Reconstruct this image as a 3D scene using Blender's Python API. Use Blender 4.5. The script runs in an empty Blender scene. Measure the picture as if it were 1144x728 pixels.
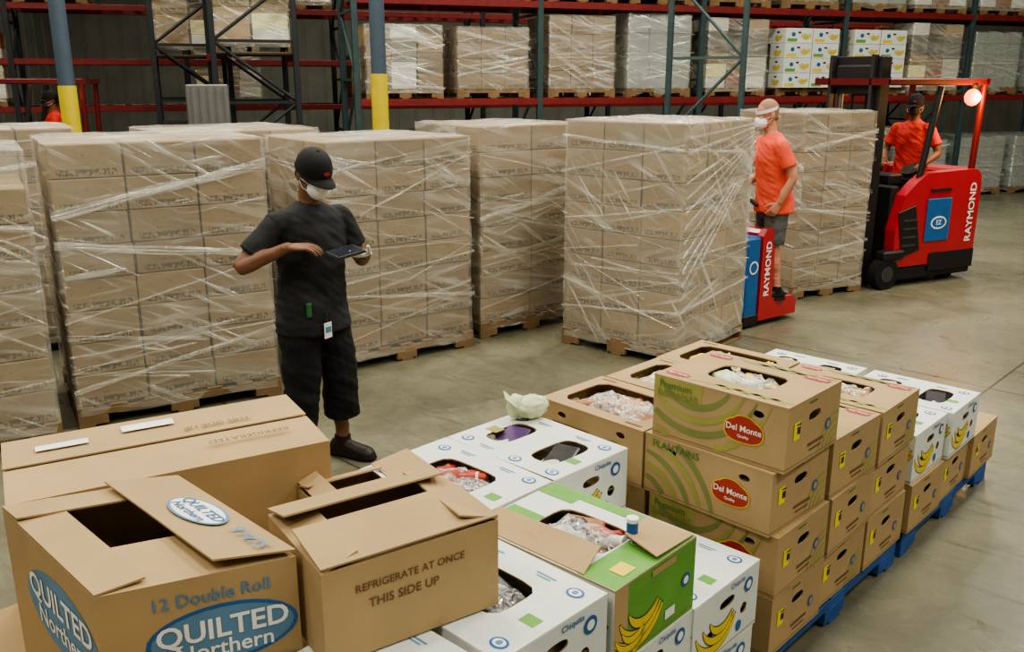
import bpy, bmesh, math, random
from mathutils import Vector, Matrix, noise
from mathutils.bvhtree import BVHTree
random.seed(7)
SC = bpy.context.scene
COL = SC.collection
R = math.radians

def lin(c):
    o = []
    for x in c[:3]:
        x = x / 255.0
        o.append(x / 12.92 if x <= 0.04045 else ((x + 0.055) / 1.055) ** 2.4)
    return (o[0], o[1], o[2], 1.0)

# ------------------------------------------------------------------ materials
class NT:
    def __init__(s, name):
        s.m = bpy.data.materials.new(name); s.m.use_nodes = True
        s.t = s.m.node_tree; s.t.nodes.clear()
        s.out = s.t.nodes.new('ShaderNodeOutputMaterial')
    def n(s, typ, **kw):
        nd = s.t.nodes.new(typ)
        for k, v in kw.items(): setattr(nd, k, v)
        return nd
    def l(s, a, b): s.t.links.new(a, b)
    def math(s, op, a, b=None, clamp=False):
        nd = s.n('ShaderNodeMath', operation=op); nd.use_clamp = clamp
        for i, x in enumerate((a, b)):
            if x is None: continue
            if isinstance(x, (int, float)): nd.inputs[i].default_value = x
            else: s.l(x, nd.inputs[i])
        return nd.outputs[0]
    def noise(s, vec, scale, detail=3, rough=.55, dist=0):
        nd = s.n('ShaderNodeTexNoise'); nd.inputs['Scale'].default_value = scale
        nd.inputs['Detail'].default_value = detail; nd.inputs['Roughness'].default_value = rough
        nd.inputs['Distortion'].default_value = dist
        if vec is not None: s.l(vec, nd.inputs['Vector'])
        return nd.outputs['Fac']
    def rng(s, v, a, b, c, d):
        nd = s.n('ShaderNodeMapRange')
        s.l(v, nd.inputs[0])
        for i, x in enumerate((a, b, c, d)): nd.inputs[i + 1].default_value = x
        return nd.outputs[0]
    def mapping(s, vec, rot=(0, 0, 0), scale=(1, 1, 1), loc=(0, 0, 0)):
        a = s.n('ShaderNodeMapping'); s.l(vec, a.inputs[0]); a.inputs['Rotation'].default_value = rot
        nd = s.n('ShaderNodeMapping'); s.l(a.outputs[0], nd.inputs[0])
        nd.inputs['Scale'].default_value = scale; nd.inputs['Location'].default_value = loc
        return nd.outputs[0]
    def mixc(s, fac, a, b, blend='MIX'):
        nd = s.n('ShaderNodeMix', data_type='RGBA', blend_type=blend)
        if isinstance(fac, (int, float)): nd.inputs[0].default_value = fac
        else: s.l(fac, nd.inputs[0])
        for idx, x in ((6, a), (7, b)):
            if isinstance(x, tuple): nd.inputs[idx].default_value = x
            else: s.l(x, nd.inputs[idx])
        return nd.outputs[2]

MATS = {}
def mat(name, col, rough=.6, metal=0, var=.12, vs=8, bump=0.0, bs=60, tint=True, spec=.35, emit=0, coat=0, prnt=False):
    if name in MATS: return MATS[name]
    t = NT(name)
    tc = t.n('ShaderNodeTexCoord')
    c = lin(col)
    f = t.rng(t.noise(tc.outputs['Object'], vs, 4), .25, .75, 1 - var, 1 + var)
    cc = t.n('ShaderNodeCombineColor')
    for i in range(3): t.l(f, cc.inputs[i])
    color = t.mixc(1.0, c, cc.outputs[0], 'MULTIPLY')
    if tint:
        at = t.n('ShaderNodeAttribute', attribute_name='tint')
        color = t.mixc(1.0, color, at.outputs['Color'], 'MULTIPLY')
    if prnt:
        sp = t.n('ShaderNodeSeparateXYZ'); t.l(tc.outputs['UV'], sp.inputs[0])
        u, v = sp.outputs[0], sp.outputs[1]
        vm = t.math('MULTIPLY', t.math('GREATER_THAN', v, .06), t.math('LESS_THAN', v, .26))
        um = t.math('MULTIPLY', t.math('GREATER_THAN', u, .10), t.math('LESS_THAN', u, .92))
        pn = t.math('GREATER_THAN', t.noise(t.mapping(tc.outputs['UV'], scale=(22, 8, 1)), 1.0, 2), .50)
        k = t.math('MULTIPLY', t.math('MULTIPLY', vm, um), pn)
        v2 = t.math('MULTIPLY', t.math('GREATER_THAN', v, .35), t.math('LESS_THAN', v, .72))
        u2 = t.math('MULTIPLY', t.math('GREATER_THAN', u, .3), t.math('LESS_THAN', u, .7))
        p2 = t.math('GREATER_THAN', t.noise(t.mapping(tc.outputs['UV'], scale=(9, 14, 1), loc=(3, 7, 0)), 1.0, 2), .60)
        k2 = t.math('MULTIPLY', t.math('MULTIPLY', v2, u2), p2)
        k = t.math('MAXIMUM', t.math('MULTIPLY', k, .85), t.math('MULTIPLY', k2, .35))
        color = t.mixc(k, color, lin((58, 46, 36)))
    b = t.n('ShaderNodeBsdfPrincipled')
    t.l(color, b.inputs['Base Color'])
    b.inputs['Roughness'].default_value = rough
    b.inputs['Metallic'].default_value = metal
    b.inputs['Specular IOR Level'].default_value = spec
    if coat: b.inputs['Coat Weight'].default_value = coat; b.inputs['Coat Roughness'].default_value = .15
    if emit:
        b.inputs['Emission Color'].default_value = c; b.inputs['Emission Strength'].default_value = emit
    if bump:
        bp = t.n('ShaderNodeBump'); bp.inputs['Strength'].default_value = bump; bp.inputs['Distance'].default_value = .01
        t.l(t.noise(tc.outputs['Object'], bs, 4), bp.inputs['Height']); t.l(bp.outputs[0], b.inputs['Normal'])
    t.l(b.outputs[0], t.out.inputs[0])
    MATS[name] = t.m
    return t.m

def film_shader(t, fac, bumpsrc, tone, bs=.5, gloss=.42):
    bp = t.n('ShaderNodeBump'); bp.inputs['Strength'].default_value = bs; bp.inputs['Distance'].default_value = .012
    t.l(bumpsrc, bp.inputs['Height'])
    tr = t.n('ShaderNodeBsdfTransparent')
    df = t.n('ShaderNodeBsdfDiffuse'); df.inputs[0].default_value = lin(tone)
    gl = t.n('ShaderNodeBsdfAnisotropic'); gl.inputs['Roughness'].default_value = .24; t.l(bp.outputs[0], gl.inputs['Normal'])
    gl.inputs[0].default_value = (1, 1, .97, 1)
    m1 = t.n('ShaderNodeMixShader'); m1.inputs[0].default_value = gloss; t.l(df.outputs[0], m1.inputs[1]); t.l(gl.outputs[0], m1.inputs[2])
    m2 = t.n('ShaderNodeMixShader'); t.l(fac, m2.inputs[0]); t.l(tr.outputs[0], m2.inputs[1]); t.l(m1.outputs[0], m2.inputs[2])
    t.l(m2.outputs[0], t.out.inputs[0])

def film_mat(name, rot=.35, base=.17, gain=.5, tone=(246, 244, 234)):
    if name in MATS: return MATS[name]
    t = NT(name)
    tc = t.n('ShaderNodeTexCoord'); uv = tc.outputs['UV']
    n1 = t.rng(t.noise(t.mapping(uv, (0, 0, rot), (1.0, 11, 1)), 1.0, 4, .55, .4), .52, .66, 0, 1)
    n2 = t.rng(t.noise(t.mapping(uv, (0, 0, -rot * .6), (.8, 14, 1), (4, 2, 0)), 1.0, 4, .55, .3), .55, .66, 0, .9)
    n4 = t.rng(t.noise(t.mapping(uv, (0, 0, rot * 2.1), (1.0, 24, 1), (1, 6, 0)), 1.0, 3, .5, .3), .58, .66, 0, 1)
    n3 = t.rng(t.noise(t.mapping(uv, (0, 0, .03), (.6, 4.5, 1), (9, 5, 0)), 1.0, 4, .6, .4), .46, .70, 0, .5)
    pm = t.rng(t.noise(uv, 1.5, 3), .38, .60, .2, 1)
    r = t.math('MULTIPLY', t.math('MAXIMUM', t.math('MAXIMUM', n1, t.math('MAXIMUM', n2, n4)), n3), pm)  # white crease streaks; the film's highlights are painted into this diffuse white
    fac = t.math('ADD', t.math('MULTIPLY', r, gain), base, clamp=True)
    film_shader(t, fac, r, tone)
    MATS[name] = t.m
    return t.m

def ribbon_mat():
    t = NT('film_fold'); tc = t.n('ShaderNodeTexCoord')
    n = t.rng(t.noise(t.mapping(tc.outputs['UV'], scale=(2.2, 3.2, 1)), 1.0, 4, .6, .2), .42, .66, .04, .7)
    film_shader(t, n, n, (250, 248, 238), .6)
    return t.m
def bag_mat():
    t = NT('clear_bag_film'); tc = t.n('ShaderNodeTexCoord')
    n = t.rng(t.noise(tc.outputs['Object'], 45, 4, .6, 1.2), .42, .62, .10, .62)
    film_shader(t, n, n, (236, 236, 230), 1.0, .5)
    return t.m

KRAFT = mat('kraft_cardboard', (168, 142, 103), .8, var=.10, vs=5)
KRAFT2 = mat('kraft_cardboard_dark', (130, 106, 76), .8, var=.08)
CARTON = mat('printed_carton', (144, 122, 90), .8, var=.08, prnt=True)
WHITE = mat('white_box_board', (208, 212, 206), .6, var=.08, vs=6)
GREEN = mat('green_print', (98, 150, 64), .6)
OLIVE = mat('olive_banana_print', (148, 144, 78), .7)
OLIVE2 = mat('dull_green_print', (120, 126, 72), .7)
YELLOW = mat('banana_yellow_print', (214, 188, 58), .55)
STICK = mat('yellow_sticker', (230, 216, 46), .5)
BLUEP = mat('blue_print', (42, 92, 152), .5)
BLUEF = mat('faded_blue_print', (92, 130, 160), .7)
RED = mat('red_logo_print', (160, 50, 40), .5)
BLACKP = mat('dark_print', (52, 44, 38), .7)
BROWNP = mat('brown_print', (108, 80, 54), .7)
WHP = mat('white_print', (230, 230, 224), .5)
GRNTXT = mat('green_text_print', (86, 112, 60), .7)
WOOD = mat('pallet_wood', (126, 102, 72), .85, var=.25, vs=6, bump=.3)
WOODB = mat('blue_pallet_paint', (42, 82, 142), .7, var=.3, vs=9, bump=.3)
RACKG = mat('rack_upright_paint', (52, 70, 72), .5, var=.2)
RACKG2 = mat('rack_brace_paint', (64, 82, 82), .5)
RACKK = mat('rack_dark_paint', (34, 38, 42), .5, var=.2)
RACKR = mat('rack_beam_paint', (116, 34, 34), .5, var=.2)
DECK = mat('rack_deck_wire', (60, 54, 48), .6, metal=.4)
TRED = mat('truck_red_paint', (172, 32, 46), .32, var=.06, coat=.4, spec=.5)
TDRED = mat('truck_guard_paint', (92, 24, 28), .4)
TDK = mat('truck_dark_paint', (32, 31, 32), .5)
TMID = mat('truck_grey_metal', (82, 80, 78), .45, metal=.5)
TBLU = mat('truck_blue_panel', (36, 92, 150), .4)
RUB = mat('rubber', (24, 24, 24), .8)
STEEL = mat('steel', (130, 130, 128), .4, metal=.8)
YPNT = mat('yellow_safety_paint', (206, 184, 44), .55, var=.1)
BPNT = mat('blue_grey_column_paint', (70, 84, 98), .55, var=.1)
BAG = mat('plastic_bag_white', (200, 200, 190), .25, var=.2, vs=14, spec=.7, bump=.6, bs=26)
BAGC = mat('plastic_bag_produce', (176, 134, 86), .3, var=.5, vs=16, spec=.7, bump=.6, bs=26)
BREAD = mat('bread_brown', (150, 98, 54), .5, var=.3, vs=18, spec=.5)
PURP = mat('purple_pack', (70, 42, 92), .4, var=.3, vs=20)
REDG = mat('red_pack', (156, 58, 46), .4, var=.5, vs=20)
DARKG = mat('dark_pack', (44, 42, 44), .3, var=.6, vs=24, spec=.6)
PALEG = mat('pale_cabbage', (200, 208, 170), .5, var=.25, vs=14)
GRNV = mat('green_vegetable', (84, 116, 48), .5, var=.4, vs=24)
ORNG = mat('orange_fruit', (206, 122, 44), .45, var=.15, vs=24)
YELV = mat('yellow_fruit', (214, 184, 78), .45, var=.15, vs=24)
BOTTLE = mat('bottle_plastic', (150, 160, 160), .2, var=.3, vs=18, spec=.7)
FILM = film_mat('stretch_film', .26)
FILM2 = film_mat('stretch_film_steep', .45, .22, .55)
FILMW = film_mat('stretch_film_hazy', .3, .42, .5, (200, 204, 196))
RIB = ribbon_mat(); BAGF = bag_mat()

# ------------------------------------------------------------------ mesh builder
_txt = {}
def text_geo(s, bold=.012):
    key = (s, bold)
    if key in _txt: return _txt[key]
    cu = bpy.data.curves.new('txt', 'FONT'); cu.body = s; cu.size = 1; cu.align_x = 'CENTER'; cu.align_y = 'CENTER'
    cu.offset = bold; cu.resolution_u = 3
    ob = bpy.data.objects.new('txt', cu); COL.objects.link(ob)
    dg = bpy.context.evaluated_depsgraph_get()
    me = ob.evaluated_get(dg).to_mesh()
    v = [tuple(x.co) for x in me.vertices]; f = [tuple(p.vertices) for p in me.polygons]
    bpy.data.objects.remove(ob)
    _txt[key] = (v, f)
    return _txt[key]

class MB:
    def __init__(s):
        s.v = []; s.f = []; s.m = []; s.uv = []; s.t = []; s.sm = []; s.mats = []
    def add(s, verts, faces, m, M=None, uvs=None, tint=(1, 1, 1), smooth=False):
        if m not in s.mats: s.mats.append(m)
        mi = s.mats.index(m); o = len(s.v)
        for p in verts:
            p = Vector(p)
            s.v.append(tuple(M @ p if M is not None else p))
        for k, f in enumerate(faces):
            s.f.append([i + o for i in f]); s.m.append(mi); s.sm.append(smooth); s.t.append(tint)
            s.uv.append(uvs[k] if uvs else [(0, 0)] * len(f))
    def box(s, c, size, m, M=None, bev=0, tint=(1, 1, 1), rot=None):
        sx, sy, sz = [x / 2 for x in size]
        T = Matrix.Translation(c)
        if rot is not None: T = T @ rot
        if M is not None: T = M @ T
        if bev <= 0:
            vs = [(x, y, z) for x in (-sx, sx) for y in (-sy, sy) for z in (-sz, sz)]
            fs = [(0, 1, 3, 2), (4, 6, 7, 5), (0, 4, 5, 1), (2, 3, 7, 6), (0, 2, 6, 4), (1, 5, 7, 3)]
        else:
            vs = []; idx = {}
            b = min(bev, sx * .9, sy * .9, sz * .9)
            for X in (-1, 1):
                for Y in (-1, 1):
                    for Z in (-1, 1):
                        for a in range(3):
                            p = [X * (sx - b), Y * (sy - b), Z * (sz - b)]
                            p[a] += (X, Y, Z)[a] * b
                            idx[(X, Y, Z, a)] = len(vs); vs.append(tuple(p))
            fs = []
            for a in range(3):
                for S in (-1, 1):
                    q = []
                    for (p1, p2) in ((-1, -1), (1, -1), (1, 1), (-1, 1)):
                        k = [0, 0, 0]; k[a] = S; k[(a + 1) % 3] = p1; k[(a + 2) % 3] = p2
                        q.append(idx[(k[0], k[1], k[2], a)])
                    fs.append(tuple(q if S > 0 else q[::-1]))
            for a in range(3):
                a1 = (a + 1) % 3; a2 = (a + 2) % 3
                for S1 in (-1, 1):
                    for S2 in (-1, 1):
                        def kk(s0, ax):
                            k = [0, 0, 0]; k[a] = s0; k[a1] = S1; k[a2] = S2
                            return idx[(k[0], k[1], k[2], ax)]
                        q = (kk(-1, a1), kk(1, a1), kk(1, a2), kk(-1, a2))
                        fs.append(q if S1 * S2 < 0 else q[::-1])
            for X in (-1, 1):
                for Y in (-1, 1):
                    for Z in (-1, 1):
                        q = (idx[(X, Y, Z, 0)], idx[(X, Y, Z, 1)], idx[(X, Y, Z, 2)])
                        fs.append(q if X * Y * Z > 0 else q[::-1])
        uvs = []
        for f in fs:
            P = [Vector(vs[i]) for i in f]
            n = (P[1] - P[0]).cross(P[2] - P[0])
            ax = max(range(3), key=lambda i: abs(n[i]))
            if ax == 0: uvs.append([(p.y / (2 * sy) + .5, p.z / (2 * sz) + .5) for p in P])
            elif ax == 1: uvs.append([(p.x / (2 * sx) + .5, p.z / (2 * sz) + .5) for p in P])
            else: uvs.append([(p.x / (2 * sx) + .5, -5.0) for p in P])
        s.add(vs, fs, m, T, uvs, tint)
    def cyl(s, p0, p1, r0, r1, m, M=None, n=14, caps=True, smooth=True):
        p0 = Vector(p0); p1 = Vector(p1); d = (p1 - p0).normalized()
        a = d.orthogonal().normalized(); b = d.cross(a)
        vs = []
        for p, r in ((p0, r0), (p1, r1)):
            for i in range(n):
                t = 2 * math.pi * i / n
                vs.append(p + a * math.cos(t) * r + b * math.sin(t) * r)
        fs = [(i, (i + 1) % n, n + (i + 1) % n, n + i) for i in range(n)]
        s.add(vs, fs, m, M, smooth=smooth)
        if caps: s.add(vs, [tuple(range(n))[::-1], tuple(range(n, 2 * n))], m, M)
    def tube(s, pts, r, m, M=None, n=8):
        for a, b in zip(pts[:-1], pts[1:]): s.cyl(a, b, r, r, m, M, n)
    def plate(s, p0, p1, p2, p3, th, m, tint=(1, 1, 1), M=None):
        P = [Vector(p) for p in (p0, p1, p2, p3)]
        n = (P[1] - P[0]).cross(P[3] - P[0]).normalized() * th
        vs = P + [p - n for p in P]
        s.add(vs, [(0, 1, 2, 3), (7, 6, 5, 4), (0, 4, 5, 1), (1, 5, 6, 2), (2, 6, 7, 3), (3, 7, 4, 0)], m, M, tint=tint)
    def prism(s, poly, y0, y1, m, M=None):
        n = len(poly)
        vs = [(x, y0, z) for x, z in poly] + [(x, y1, z) for x, z in poly]
        fs = [tuple(range(n)), tuple(range(n, 2 * n))[::-1]] + [(i, n + i, n + (i + 1) % n, (i + 1) % n) for i in range(n)]
        s.add(vs, fs, m, M)
    def poly2(s, pts, m, F, off=.0012, tint=(1, 1, 1)):
        s.add([(x, y, off) for x, y in pts], [tuple(range(len(pts)))], m, F, tint=tint)
    def oval(s, cx, cy, a, b, m, F, off=.0012, e=2.0, n=28):
        pts = []
        for i in range(n):
            t = 2 * math.pi * i / n; c, q = math.cos(t), math.sin(t)
            pts.append((cx + a * math.copysign(abs(c) ** (2 / e), c), cy + b * math.copysign(abs(q) ** (2 / e), q)))
        s.poly2(pts, m, F, off)
    def rect(s, cx, cy, w, h, m, F, off=.0012):
        s.poly2([(cx - w / 2, cy - h / 2), (cx + w / 2, cy - h / 2), (cx + w / 2, cy + h / 2), (cx - w / 2, cy + h / 2)], m, F, off)
    def cres(s, cx, cy, r, a0, a1, w, m, F, off=.0015, n=12, clip=None):
        vs = []; fs = []
        if clip: n = 60
        for i in range(n + 1):
            k = i / n; a = R(a0 + (a1 - a0) * k); ww = w * (math.sin(math.pi * min(max(k, .04), .96)) ** .6) / 2
            for rr in (r - ww, r + ww): vs.append((cx + rr * math.cos(a), cy + rr * math.sin(a), off))
        def ok(j): return clip is None or (abs(vs[j][0]) < clip[0] and abs(vs[j][1]) < clip[1])
        for i in range(n):
            q = (2 * i, 2 * i + 1, 2 * i + 3, 2 * i + 2)
            if all(ok(j) for j in q): fs.append(q)
        if fs: s.add(vs, fs, m, F)
    def text(s, st, size, m, F, cx=0, cy=0, off=.002, rot=0, bold=.012, sx=1):
        v, f = text_geo(st, bold)
        T = F @ Matrix.Translation((cx, cy, off)) @ Matrix.Rotation(rot, 4, 'Z') @ Matrix.Diagonal((size * sx, size, 1, 1))
        s.add(v, f, m, T)
    def panel(s, F, w, h, holes, m, rim=.005, rimmat=None):
        holes = sorted(holes)
        xs = [-w / 2] + [(holes[i][0] + holes[i + 1][0]) / 2 for i in range(len(holes) - 1)] + [w / 2]
        if not holes:
            s.add([(-w / 2, -h / 2, 0), (w / 2, -h / 2, 0), (w / 2, h / 2, 0), (-w / 2, h / 2, 0)], [(0, 1, 2, 3)], m, F); return
        for k, (hx, hy, a, b, e) in enumerate(holes):
            x0, x1, y0, y1 = xs[k], xs[k + 1], -h / 2, h / 2
            angs = [2 * math.pi * i / 28 for i in range(28)] + [math.atan2(y - hy, x - hx) % (2 * math.pi) for x in (x0, x1) for y in (y0, y1)]
            angs = sorted(set(round(t, 5) for t in angs))
            inn = []; out = []
            for t in angs:
                c, q = math.cos(t), math.sin(t)
                rr = (abs(c / a) ** e + abs(q / b) ** e) ** (-1 / e)
                inn.append((hx + rr * c, hy + rr * q, 0))
                ks = []
                if c > 1e-9: ks.append((x1 - hx) / c)
                if c < -1e-9: ks.append((x0 - hx) / c)
                if q > 1e-9: ks.append((y1 - hy) / q)
                if q < -1e-9: ks.append((y0 - hy) / q)
                kk = min(ks); out.append((hx + kk * c, hy + kk * q, 0))
            n = len(angs)
            s.add(inn + out, [(i, n + i, n + (i + 1) % n, (i + 1) % n) for i in range(n)], m, F)
            s.add(inn + [(x, y, -rim) for x, y, z in inn], [(i, (i + 1) % n, n + (i + 1) % n, n + i) for i in range(n)], rimmat or m, F)
    def blob(s, c, rad, m, seed=0, amp=.25, fr=9, sub=3, M=None, rot=0):
        bm = bmesh.new(); bmesh.ops.create_icosphere(bm, subdivisions=sub, radius=1)
        vs = []; cr, sr = math.cos(rot), math.sin(rot)
        for v in bm.verts:
            p = v.co.copy(); q = p * 1.0 + Vector((seed * 3.1, seed * 1.7, seed))
            d = 1 + amp * (abs(noise.noise(q * fr * .25)) * 1.6 - .4) + amp * .35 * noise.noise(q * fr * .8)
            x, y, z = p.x * rad[0] * d, p.y * rad[1] * d, p.z * rad[2] * d
            vs.append((c[0] + x * cr - y * sr, c[1] + x * sr + y * cr, c[2] + z))
        bm.verts.index_update()
        fs = [tuple(v.index for v in f.verts) for f in bm.faces]
        bm.free()
        s.add(vs, fs, m, M, smooth=True)
    def mesh(s, name):
        me = bpy.data.meshes.new(name)
        me.from_pydata(s.v, [], s.f)
        for mm in s.mats: me.materials.append(mm)
        me.polygons.foreach_set('material_index', s.m)
        me.polygons.foreach_set('use_smooth', s.sm)
        fu = []; fc = []
        for u, f, t in zip(s.uv, s.f, s.t):
            for q in u: fu.extend(q)
            fc.extend([x for _ in f for x in (t[0], t[1], t[2], 1.0)])
        me.uv_layers.new(name='UVMap')
        me.uv_layers['UVMap'].data.foreach_set('uv', fu)
        me.color_attributes.new('tint', 'FLOAT_COLOR', 'CORNER')
        me.color_attributes['tint'].data.foreach_set('color', fc)
        me.update()
        return me
    def obj(s, name, M=None, parent=None):
        return place(s.mesh(name), name, M, parent)

def place(me, name, M=None, parent=None):
    ob = bpy.data.objects.new(name, me); COL.objects.link(ob)
    if parent: ob.parent = parent
    if M is not None: ob.matrix_local = M
    return ob

def TR(x, y, z=0, a=0): return Matrix.Translation((x, y, z)) @ Matrix.Rotation(a, 4, 'Z')

def FR(o, U, V):
    U = Vector(U).normalized(); V = Vector(V).normalized(); N = U.cross(V)
    return Matrix(((U.x, V.x, N.x, o[0]), (U.y, V.y, N.y, o[1]), (U.z, V.z, N.z, o[2]), (0, 0, 0, 1)))

def face(fc, L, W, H):
    if fc == '-y': return FR((0, -W / 2, H / 2), (1, 0, 0), (0, 0, 1)), L, H
    if fc == '+y': return FR((0, W / 2, H / 2), (-1, 0, 0), (0, 0, 1)), L, H
    if fc == '+x': return FR((L / 2, 0, H / 2), (0, 1, 0), (0, 0, 1)), W, H
    if fc == '-x': return FR((-L / 2, 0, H / 2), (0, -1, 0), (0, 0, 1)), W, H
    if fc == 'top': return FR((0, 0, H), (1, 0, 0), (0, 1, 0)), L, W
    if fc == 'bot': return FR((0, 0, 0), (-1, 0, 0), (0, 1, 0)), L, W

# ------------------------------------------------------------------ pallet
def add_pallet(mb, L, W, m, z0=0.0, M=None):
    for y in (-W / 2 + .02, 0, W / 2 - .02):
        mb.box((0, y, z0 + .095), (L, .038, .04), m, M, .003)
        for x in (-L / 2 + .09, 0, L / 2 - .09): mb.box((x, y, z0 + .045), (.18, .038, .062), m, M, .003)
    for i in range(7):
        mb.box((-L / 2 + .05 + i * (L - .1) / 6, 0, z0 + .127), (.1 + .01 * (i % 2), W, .02), m, M, .003, tint=(1 + random.uniform(-.15, .15),) * 3)
    for x in (-L / 2 + .05, 0, L / 2 - .05): mb.box((x, 0, z0 + .008), (.1, W, .016), m, M, .002)

# ------------------------------------------------------------------ wrapped stacks
def film_shell(mb, L, W, z0, z1, m, amp=.009, seed=0, step=.055, off=.016, r=.035, top=True):
    L2 = L / 2 + off; W2 = W / 2 + off
    pts = []
    def edge(p, q, n):
        for i in range(n):
            t = i / n; pts.append((p[0] + (q[0] - p[0]) * t, p[1] + (q[1] - p[1]) * t))
    def arc(cx, cy, a0):
        for i in range(4):
            a = a0 + math.pi / 2 * i / 4; pts.append((cx + r * math.cos(a), cy + r * math.sin(a)))
    nL = max(4, int(L / step)); nW = max(4, int(W / step))
    edge((-L2 + r, -W2), (L2 - r, -W2), nL); arc(L2 - r, -W2 + r, -math.pi / 2)
    edge((L2, -W2 + r), (L2, W2 - r), nW); arc(L2 - r, W2 - r, 0)
    edge((L2 - r, W2), (-L2 + r, W2), nL); arc(-L2 + r, W2 - r, math.pi / 2)
    edge((-L2, W2 - r), (-L2, -W2 + r), nW); arc(-L2 + r, -W2 + r, math.pi)
    n = len(pts); nv = max(4, int((z1 - z0) / step))
    us = [0]
    for i in range(n):
        a = pts[i]; b = pts[(i + 1) % n]; us.append(us[-1] + math.hypot(a[0] - b[0], a[1] - b[1]))
    vs = []
    for j in range(nv + 1):
        z = z0 + (z1 - z0) * j / nv
        for i, (x, y) in enumerate(pts):
            q = Vector((x * 3 + seed, y * 3, z * 7))
            d = amp * (noise.noise(q) + .4 * noise.noise(q * 2))
            l = math.hypot(x, y); zz = z + (amp * 2 * noise.noise(Vector((us[i] * 4, seed, j))) if j in (0, nv) else 0)
            vs.append((x + d * x / l, y + d * y / l, zz))
    fs = []; uvs = []
    for j in range(nv):
        for i in range(n):
            i2 = (i + 1) % n
            fs.append((j * n + i, j * n + i2, (j + 1) * n + i2, (j + 1) * n + i))
            v0 = z0 + (z1 - z0) * j / nv; v1 = z0 + (z1 - z0) * (j + 1) / nv
            uvs.append([(us[i] + seed, v0), (us[i + 1] + seed, v0), (us[i + 1] + seed, v1), (us[i] + seed, v1)])
    mb.add(vs, fs, m, uvs=uvs, smooth=True)
    if top:
        k = 16; vs = []; fs = []; uvs = []
        for j in range(k + 1):
            for i in range(k + 1):
                x = -L2 + 2 * L2 * i / k; y = -W2 + 2 * W2 * j / k
                e = (i in (0, k)) or (j in (0, k))
                vs.append((x, y, z1 + (0 if e else amp * 1.2 * (1 + noise.noise(Vector((x * 6, y * 6, seed)))))))
        for j in range(k):
            for i in range(k):
                a = j * (k + 1) + i; fs.append((a, a + 1, a + k + 2, a + k + 1))
                uvs.append([(vs[q][0] + 3, vs[q][1] + seed) for q in (a, a + 1, a + k + 2, a + k + 1)])
        mb.add(vs, fs, m, uvs=uvs, smooth=True)

def strand(mb, F, x0, z0, x1, z1, w0, w1, rn, lift=.006):
    """a bunched fold of film lying on a side face (F: face frame, u along, v up)"""
    n = 14; vs = []; fs = []; uvs = []
    d = Vector((x1 - x0, z1 - z0)); L = d.length
    if L < .02: return
    nx, nz = -d.y / L, d.x / L; ph = rn.uniform(0, 9); k0 = rn.uniform(0, 50)
    for i in range(n + 1):
        t = i / n; wob = .008 * noise.noise(Vector((t * 4, ph, 0)))
        w = (w0 + (w1 - w0) * t) * (1 + .5 * noise.noise(Vector((t * 5, ph, 3))))
        cx = x0 + d.x * t + nx * wob; cz = z0 + d.y * t + nz * wob
        for q, h in ((-1, 0), (0, 1), (1, 0)):
            vs.append((cx + nx * w * q / 2, cz + nz * w * q / 2, lift + h * min(.006, w * .3)))
    for i in range(n):
        for q in (0, 1):
            a = i * 3 + q; fs.append((a, a + 3, a + 4, a + 1))
            t0 = i / n * L; t1 = (i + 1) / n * L
            uvs.append([(k0 + t0, k0 + q), (k0 + t1, k0 + q), (k0 + t1, k0 + q + 1), (k0 + t0, k0 + q + 1)])
    mb.add(vs, fs, RIB, F, uvs, smooth=True)

def film_folds(mb, L, W, z0, z1, seed, n=9, slope=.16):
    rn = random.Random(int(seed * 100)); o = .024
    L2 = L + 2 * o; W2 = W + 2 * o
    FS = [(FR((0, -W2 / 2, 0), (1, 0, 0), (0, 0, 1)), L2), (FR((L2 / 2, 0, 0), (0, 1, 0), (0, 0, 1)), W2),
          (FR((0, W2 / 2, 0), (-1, 0, 0), (0, 0, 1)), L2), (FR((-L2 / 2, 0, 0), (0, -1, 0), (0, 0, 1)), W2)]
    for k in range(n):
        z = z0 + (z1 - z0) * (k + rn.random()) / n; sg = rn.choice((-1, 1, 1)) * rn.uniform(.3, 1.5) * slope
        w = rn.choice((.008, .012, .016, .03, .05))
        for F, l in FS:
            zz = z + sg * l
            if z0 < z < z1 and z0 < zz < z1: strand(mb, F, -l / 2 + .01, z, l / 2 - .01, zz, w, w * rn.uniform(.6, 1.4), rn)
            z = zz
    for F, l in FS:
        for c in range(2):
            sgn = rn.choice((-1, 1)); zc = rn.uniform(z0 + .2, z1)
            for q in range(rn.randint(2, 4)):
                ze = zc + rn.uniform(-.55, .3); ln = rn.uniform(.35, 1)
                xe = sgn * (l / 2 - .01) - sgn * (l - .02) * ln; z2 = zc + (ze - zc) * ln
                if z0 < z2 < z1: strand(mb, F, sgn * (l / 2 - .01), zc + rn.uniform(-.02, .02), xe, z2, .006, rn.uniform(.008, .022), rn, .008)
    return FS

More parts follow.
